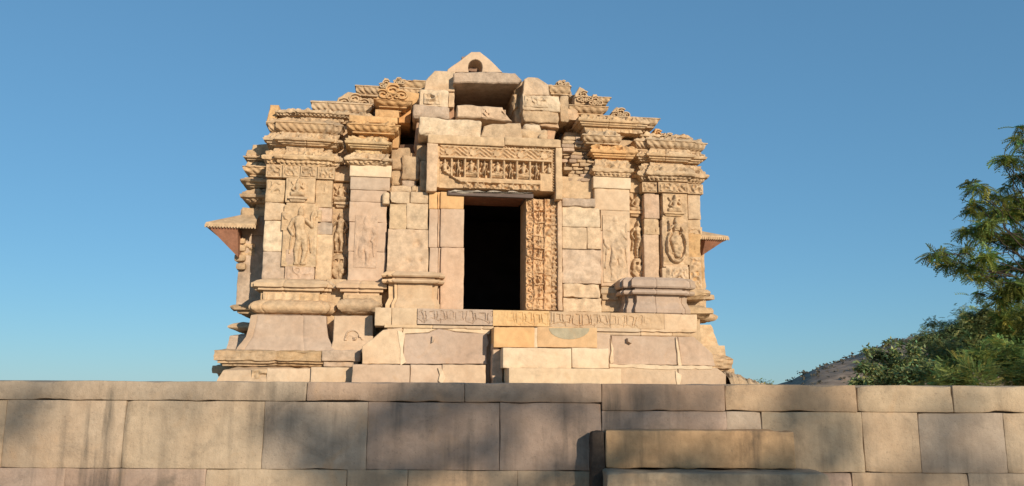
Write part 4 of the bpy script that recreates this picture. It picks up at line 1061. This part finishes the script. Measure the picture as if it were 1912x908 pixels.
for a, b, t in ((1423, 1610, g5), (1610, 1715, g4), (1715, 1875, g2), (1875, 2350, g4), (2350, 2900, g2)): wblock(mb, a, b, zrr, z2, t)
z4 = zr(1010); z5 = zr(1110)
for (za, zb, sh) in ((z4, zrr, 0), (z5, z4, 90), (0, z5, 30)):
    X = [-2400, -1800, -1200, -700, -300, 130, 390, 652, 764, 967, 1120, 1370, 1585, 1800, 2080, 2400, 2900]
    for a, b in zip(X[:-1], X[1:]): wblock(mb, a + sh, b + sh, za, zb, random.choice((g1, g3, g4, g6, (.45, .34, .235))))
mb.build('block_course', WALLM, WE)
mb = MB(); a, c = at(-2400, 800, WY).x, at(2900, 800, WY).x
box(mb, a + .05, c - .05, .05, .34, 0, ZF - .08, (.07, .06, .05), rough=0, cell=2, r=.01); mb.build('wall_backing', WALLM, WE)

# stair blocks against the wall
SE = empty('stone_steps', (at(1300, 900, WY).x, WY - .3, 0)); tag(SE, 'short flight of stained stone steps against the retaining wall', 'steps')
sx = SE.location.x
def sblock(name, x0, y0, x1, Yf, Yb, zb, t, mat, label=None, **k):
    mb = MB(); a, c = at(x0, y0, Yf).x, at(x1, y0, Yf).x; z = at((x0 + x1) / 2, y0, Yf).z
    box(mb, a - sx, c - sx, Yf - SE.location.y, Yb - SE.location.y, zb, z, t, cell=.04, **k); o = mb.build(name, mat, SE)
    if label: o['label'] = label
    return z
zl = at(1300, 883, 5.55).z
sblock('tread', 1131, 804, 1484, 5.80, WY - .03, zl + .003, (.52, .35, .20), STAINM, 'upper step block, mossy and orange stained', rough=.006, r=.012)
sblock('tread', 1133, 884, 1552, 5.58, WY - .03, .002 + .7, (.36, .30, .22), STAINM, rough=.006, r=.012)
sblock('tread', 1133, 1010, 1640, 5.30, WY - .03, .36, (.36, .29, .21), STAINM, rough=.006, r=.012)
sblock('tread', 1133, 1150, 1730, 5.0, WY - .03, .0, (.36, .29, .21), STAINM, rough=.006, r=.012)
sblock('side_stone', 1103, 804, 1130, 5.82, WY - .03, 0, (.07, .055, .045), DARKM, 'black stained side stone', rough=.006, r=.012)

# ------------------------------------------------------------------ vegetation
def tube(mb, pts, r0, r1, tint=(1, 1, 1), n=6):
    pts = [Vector(p) for p in pts]; V = []; fs = []
    for i, p in enumerate(pts):
        d = (pts[min(i + 1, len(pts) - 1)] - pts[max(i - 1, 0)]).normalized(); a = d.cross(Vector((.3, .2, 1))).normalized(); b = d.cross(a)
        r = r0 + (r1 - r0) * i / (len(pts) - 1)
        for k in range(n): t = 2 * math.pi * k / n; V.append(p + a * r * math.cos(t) + b * r * math.sin(t))
    for i in range(len(pts) - 1):
        for k in range(n): fs.append((i * n + k, i * n + (k + 1) % n, (i + 1) * n + (k + 1) % n, (i + 1) * n + k))
    fs.append(tuple(range(n))[::-1]); fs.append(tuple((len(pts) - 1) * n + k for k in range(n)))
    mb.add(np.array([tuple(v) for v in V]), fs, tint)
def curve(a, b, sag=0., wob=.1, n=6, r=random):
    a, b = Vector(a), Vector(b); L = (b - a).length; out = []
    for i in range(n + 1):
        t = i / n; p = a.lerp(b, t); p.z += sag * 4 * t * (1 - t) * L
        if 0 < i < n: p += Vector((r.uniform(-1, 1), r.uniform(-1, 1), r.uniform(-1, 1))) * wob * L * .2
        out.append(p)
    return out
def frond(nl, L, ll, lw, droop=.25):
    """compound leaf: paired leaflets along a stalk; x forward"""
    V = []; fs = []
    def q(a, b, c, d): k = len(V); V.extend([a, b, c, d]); fs.append((k, k + 1, k + 2, k + 3))
    q((0, -.002, 0), (L, -.001, -droop * L), (L, .001, -droop * L), (0, .002, 0))
    for i in range(nl):
        t = .15 + .85 * i / (nl - 1); x = L * t; z = -droop * L * t * t
        for s in (-1, 1):
            dx, dy = .55 * ll, s * .8 * ll; wx = lw * .5
            q((x, 0, z), (x + dx * .45 + wx, dy * .45, z - ll * .05), (x + dx, dy, z - ll * .25), (x + dx * .45 - wx, dy * .5, z - ll * .08))
    return np.array(V), fs
def simpleleaf(L, w):
    return np.array([(0, 0, 0), (L * .45, w / 2, -.1 * L), (L, 0, -.2 * L), (L * .45, -w / 2, -.1 * L)]), [(0, 1, 2, 3)]
def scatter(mb, tmpl, centers, dirs, scales, tints, r):
    V0, F0 = tmpl; n = len(centers); d = dirs / np.linalg.norm(dirs, axis=1, keepdims=True)
    up = r.normal(size=(n, 3)) * .45 + [0, 0, 1]; s = np.cross(up, d); s /= np.linalg.norm(s, axis=1, keepdims=True); u = np.cross(d, s)
    V = centers[:, None, :] + scales[:, None, None] * (V0[None, :, 0:1] * d[:, None] + V0[None, :, 1:2] * s[:, None] + V0[None, :, 2:3] * u[:, None])
    k = len(V0); F = [tuple(f_ + i * k for f_ in f) for i in range(n) for f in F0]
    T = np.repeat(tints, k, axis=0); nb = mb.n
    mb.V.append(V.reshape(-1, 3)); mb.Fc += [tuple(int(a) + nb for a in f) for f in F]; mb.T.append(np.column_stack([T, np.ones(len(T))])); mb.n += n * k
BARK = plain_mat('bark', (.055, .042, .03), .95, .3, 9, bump=.6)
NEEM = leaf_mat('neem_leaf', (.19, .235, .055), .42); SHRUBL = leaf_mat('shrub_leaf', (.18, .22, .085), .25); ACAC = leaf_mat('acacia_leaf', (.22, .27, .07), .3); FARL = leaf_mat('shade_tree_leaf', (.06, .09, .03), .15)

def tree(name, label, cat, base, joint, clusters, tmpl, per, mat, rad=.07, seed=1, group=None, dirmix=(.9, .35), thin=True, rosette=0):
    """clusters: (centre, radius, density). trunk to joint, limbs to clusters, leaves around twig tips"""
    r = np.random.default_rng(seed); rr = random.Random(seed); B = Vector(base)
    e = empty(name, base); tag(e, label, cat, group)
    mt = MB(); tr = curve(B, joint, 0, .25, 7, rr); tube(mt, [p - B for p in tr], rad * 1.3, rad * .75, n=9)
    lv = MB(); J = Vector(joint)
    for (c, R, den) in clusters:
        c = Vector(c); start = tr[rr.randrange(max(1, len(tr) - 3), len(tr))]
        br = curve(start, c, .04, .35, 6, rr); tube(mt, [p - B for p in br], rad * .17, rad * .05, n=6)
        ntw = max(7, int(22 * (R / .5) ** 1.5)) if not rosette else max(3, int(26 * den * (R / .4) ** 2)); tips = []
        for _ in range(ntw):
            d = Vector(r.normal(size=3)); d.z = abs(d.z) * .6 - .15; d.normalize(); t = c + d * R * rr.uniform(.35, 1)
            tube(mt, [p - B for p in curve(c.lerp(start, rr.uniform(0, .15)), t, .03, .3, 3, rr)], rad * .05, rad * .02, n=4); tips.append((c, t))
        n = int(per * den * (R / .5) ** 2) if not rosette else ntw * rosette
        k = r.integers(0, ntw, n) if not rosette else np.repeat(np.arange(ntw), rosette); f = r.uniform(.25, 1.08, n) ** .7 if not rosette else r.uniform(.8, 1.05, n)
        A = np.array([tuple(tips[i][0]) for i in k]); T = np.array([tuple(tips[i][1]) for i in k])
        Cn = A + (T - A) * f[:, None] + r.normal(size=(n, 3)) * (R * .16 if not rosette else .02)
        dr = (T - A) / R * dirmix[1] + r.normal(size=(n, 3)) * [1, 1, .5] * dirmix[0] * .6
        dr[:, 2] -= .12
        if rosette:
            dr = r.normal(size=(n, 3)) * [1, 1, .5] + (T - A) / R * .5; dr[:, 2] -= .35
        tn = (np.clip(r.normal(1, .22, n), .5, 1.7) * (rr.uniform(.7, 1.45)))[:, None] * np.array([1., 1., 1.]) * (1 + .28 * r.normal(size=(n, 1)) * np.array([[1, .15, -.2]])); tn = np.clip(tn, .3, 2.2)
        scatter(lv, tmpl, Cn - np.array(B), dr, r.uniform(.7, 1.25, n), tn, r)
    mt.build('trunk', BARK, e); o = lv.build('crown', mat, e, smooth=False)
    return e

# neem tree at the right
YN = 15.0; rN = random.Random(3)
cl = []
for (px, py, R, dn) in ((1742, 478, 22, 1), (1866, 372, 22, 1), (1846, 420, 26, 1), (1815, 345, 16, .9), (1812, 395, 18, .9), (1905, 240, 16, 1), (1872, 296, 16, 1), (1900, 380, 30, 1), (1760, 470, 14, .8), (1815, 500, 20, 1), (1850, 520, 26, 1), (1870, 560, 26, 1), (1880, 620, 30, 1), (1776, 492, 26, 1), (1800, 505, 22, .9), (1828, 352, 22, .9), (1826, 385, 24, .9), (1850, 398, 26, 1), (1812, 430, 24, 1), (1840, 440, 34, 1.1), (1800, 466, 22, .8), (1832, 480, 30, 1.1),
                        (1828, 520, 22, 1), (1826, 548, 16, .8), (1868, 300, 14, .6), (1892, 300, 22, .9), (1904, 262, 20, 1), (1912, 330, 28, .9), (1880, 350, 18, .6), (1880, 400, 36, 1.1), (1900, 450, 44, 1.2), (1870, 500, 34, 1),
                        (1892, 545, 44, 1.2), (1880, 600, 34, 1.1), (1905, 640, 34, 1), (1930, 400, 50, 1), (1940, 500, 60, 1.2), (1950, 300, 50, 1), (1940, 600, 55, 1.2), (2000, 250, 70, 1), (2010, 380, 80, 1), (2020, 520, 80, 1), (2090, 300, 90, 1), (2100, 450, 90, 1), (2180, 380, 100, .9), (2040, 620, 60, .8), (2180, 520, 90, .8)):
    p = at(px, py, YN + rN.uniform(-.7, .9)); cl.append((p, R / F * YN * .82, dn))
tb = at(2060, 900, YN); tree('neem_tree', 'tall feathery neem tree reaching in from the right edge', 'tree', (tb.x, YN + .2, 0), at(2050, 560, YN), cl, frond(7, .19, .060, .026, .5), 400, NEEM, .13, 3, dirmix=(1.6, .05))

# shrubs behind the wall at right
def bush(name, label, px, Yb, blobs, tmpl, per, mat, seed, group='shrubs beyond the platform', dm=(.9, .5)):
    b = at(px, 800, Yb); c = [(at(x, y, Yb + random.Random(seed + i).uniform(-.8, .8)), R / F * Yb * 1.1, d) for i, (x, y, R, d) in enumerate(blobs)]
    return tree(name, label, 'shrub', (b.x, Yb, 0), (b.x + .1, Yb, 1.1), c, tmpl, per, mat, .05, seed, group, dm)
bush('shrub', 'leafy round shrub nearest to the hill', 1650, 13.5, [(1618, 690, 26, 1.1), (1650, 668, 26, 1), (1645, 700, 34, 1.2), (1690, 680, 34, 1.1), (1700, 655, 22, .7), (1670, 715, 40, 1.2), (1610, 715, 26, 1.1), (1720, 700, 36, 1.2), (1660, 640, 14, .35), (1625, 655, 16, .5)], simpleleaf(.075, .034), 2600, SHRUBL, 21)
bush('shrub', 'tall dense grey-green shrub behind the others', 1800, 19, [(1740, 640, 36, 1), (1790, 620, 40, 1), (1830, 600, 36, 1), (1760, 680, 50, 1.2), (1820, 660, 60, 1.2), (1870, 640, 50, 1.2), (1740, 605, 14, .4), (1845, 585, 20, .7), (1900, 600, 50, 1.1), (1910, 680, 60, 1.2), (1730, 700, 40, 1.2), (1960, 640, 60, 1)], frond(6, .11, .034, .014), 1500, SHRUBL, 22)
bush('shrub', 'feathery yellow-green acacia shrub under the neem tree', 1830, 12.5, [(1790, 690, 32, .8), (1830, 670, 36, .8), (1770, 715, 36, 1), (1860, 690, 44, .9), (1880, 650, 30, .6), (1820, 715, 44, 1.1), (1900, 715, 50, 1.1), (1925, 670, 44, .9), (1980, 700, 60, 1)], frond(9, .13, .024, .009, .1), 1300, ACAC, 23, dm=(.6, .9))
bush('small_shrub', 'sparse twiggy plant just beyond the rubble heap', 1425, 18, [(1412, 712, 10, .3), (1428, 714, 12, .3), (1440, 715, 8, .3)], simpleleaf(.07, .03), 900, SHRUBL, 24, None)

# trees behind the viewer whose shade falls on the retaining wall
def shade_tree(dist, blobs, label, seed, per=235):
    cs = []
    for (px, py, R, d) in blobs:
        w = at(px, py, WY); c = w + sdir * (dist + 8 + random.Random(seed + px).uniform(-1.5, 1.5)); cs.append((c, R / F * WY * 1.0, d))
    m_ = sum((Vector(c[0]) for c in cs), Vector()) / len(cs)
    tree('shade_tree', label, 'tree', (m_.x + .5, m_.y, 0), (m_.x, m_.y, m_.z - 1.5), cs, simpleleaf(.15, .075), per, FARL, .12, seed, 'trees behind the viewer')
shade_tree(20, [(720, 790, 95, 1.0), (830, 760, 90, 1.1), (900, 840, 80, 1.0), (600, 850, 90, 1.0), (540, 790, 70, .8), (1000, 735, 70, 1.2), (1080, 770, 60, 1), (760, 880, 90, 1), (1100, 880, 80, 1.1), (920, 730, 50, 1), (640, 930, 80, 1), (980, 920, 80, 1)],
           'broad shade tree standing behind the viewer on the left', 41)
shade_tree(23, [(1200, 735, 60, 1.), (1290, 760, 50, .9), (1170, 800, 60, 1), (1500, 735, 60, .9), (1560, 800, 60, 1.1), (1530, 870, 60, 1.1), (1450, 800, 50, .9), (1250, 880, 90, .9), (1400, 880, 60, .9), (1390, 930, 80, 1)],
           'slender shade tree standing behind the viewer in the middle', 42)
shade_tree(26, [(1770, 790, 55, 1), (1790, 750, 34, .8), (1700, 900, 70, .8), (1840, 880, 60, .9), (1760, 850, 50, .9)],
           'small shade tree standing behind the viewer on the right', 43)
shade_tree(24, [(60, 740, 60, .8), (20, 800, 60, .7), (-120, 760, 120, 1), (350, 740, 40, .5), (180, 930, 60, .6)],
           'low shade tree standing far left behind the viewer', 44)
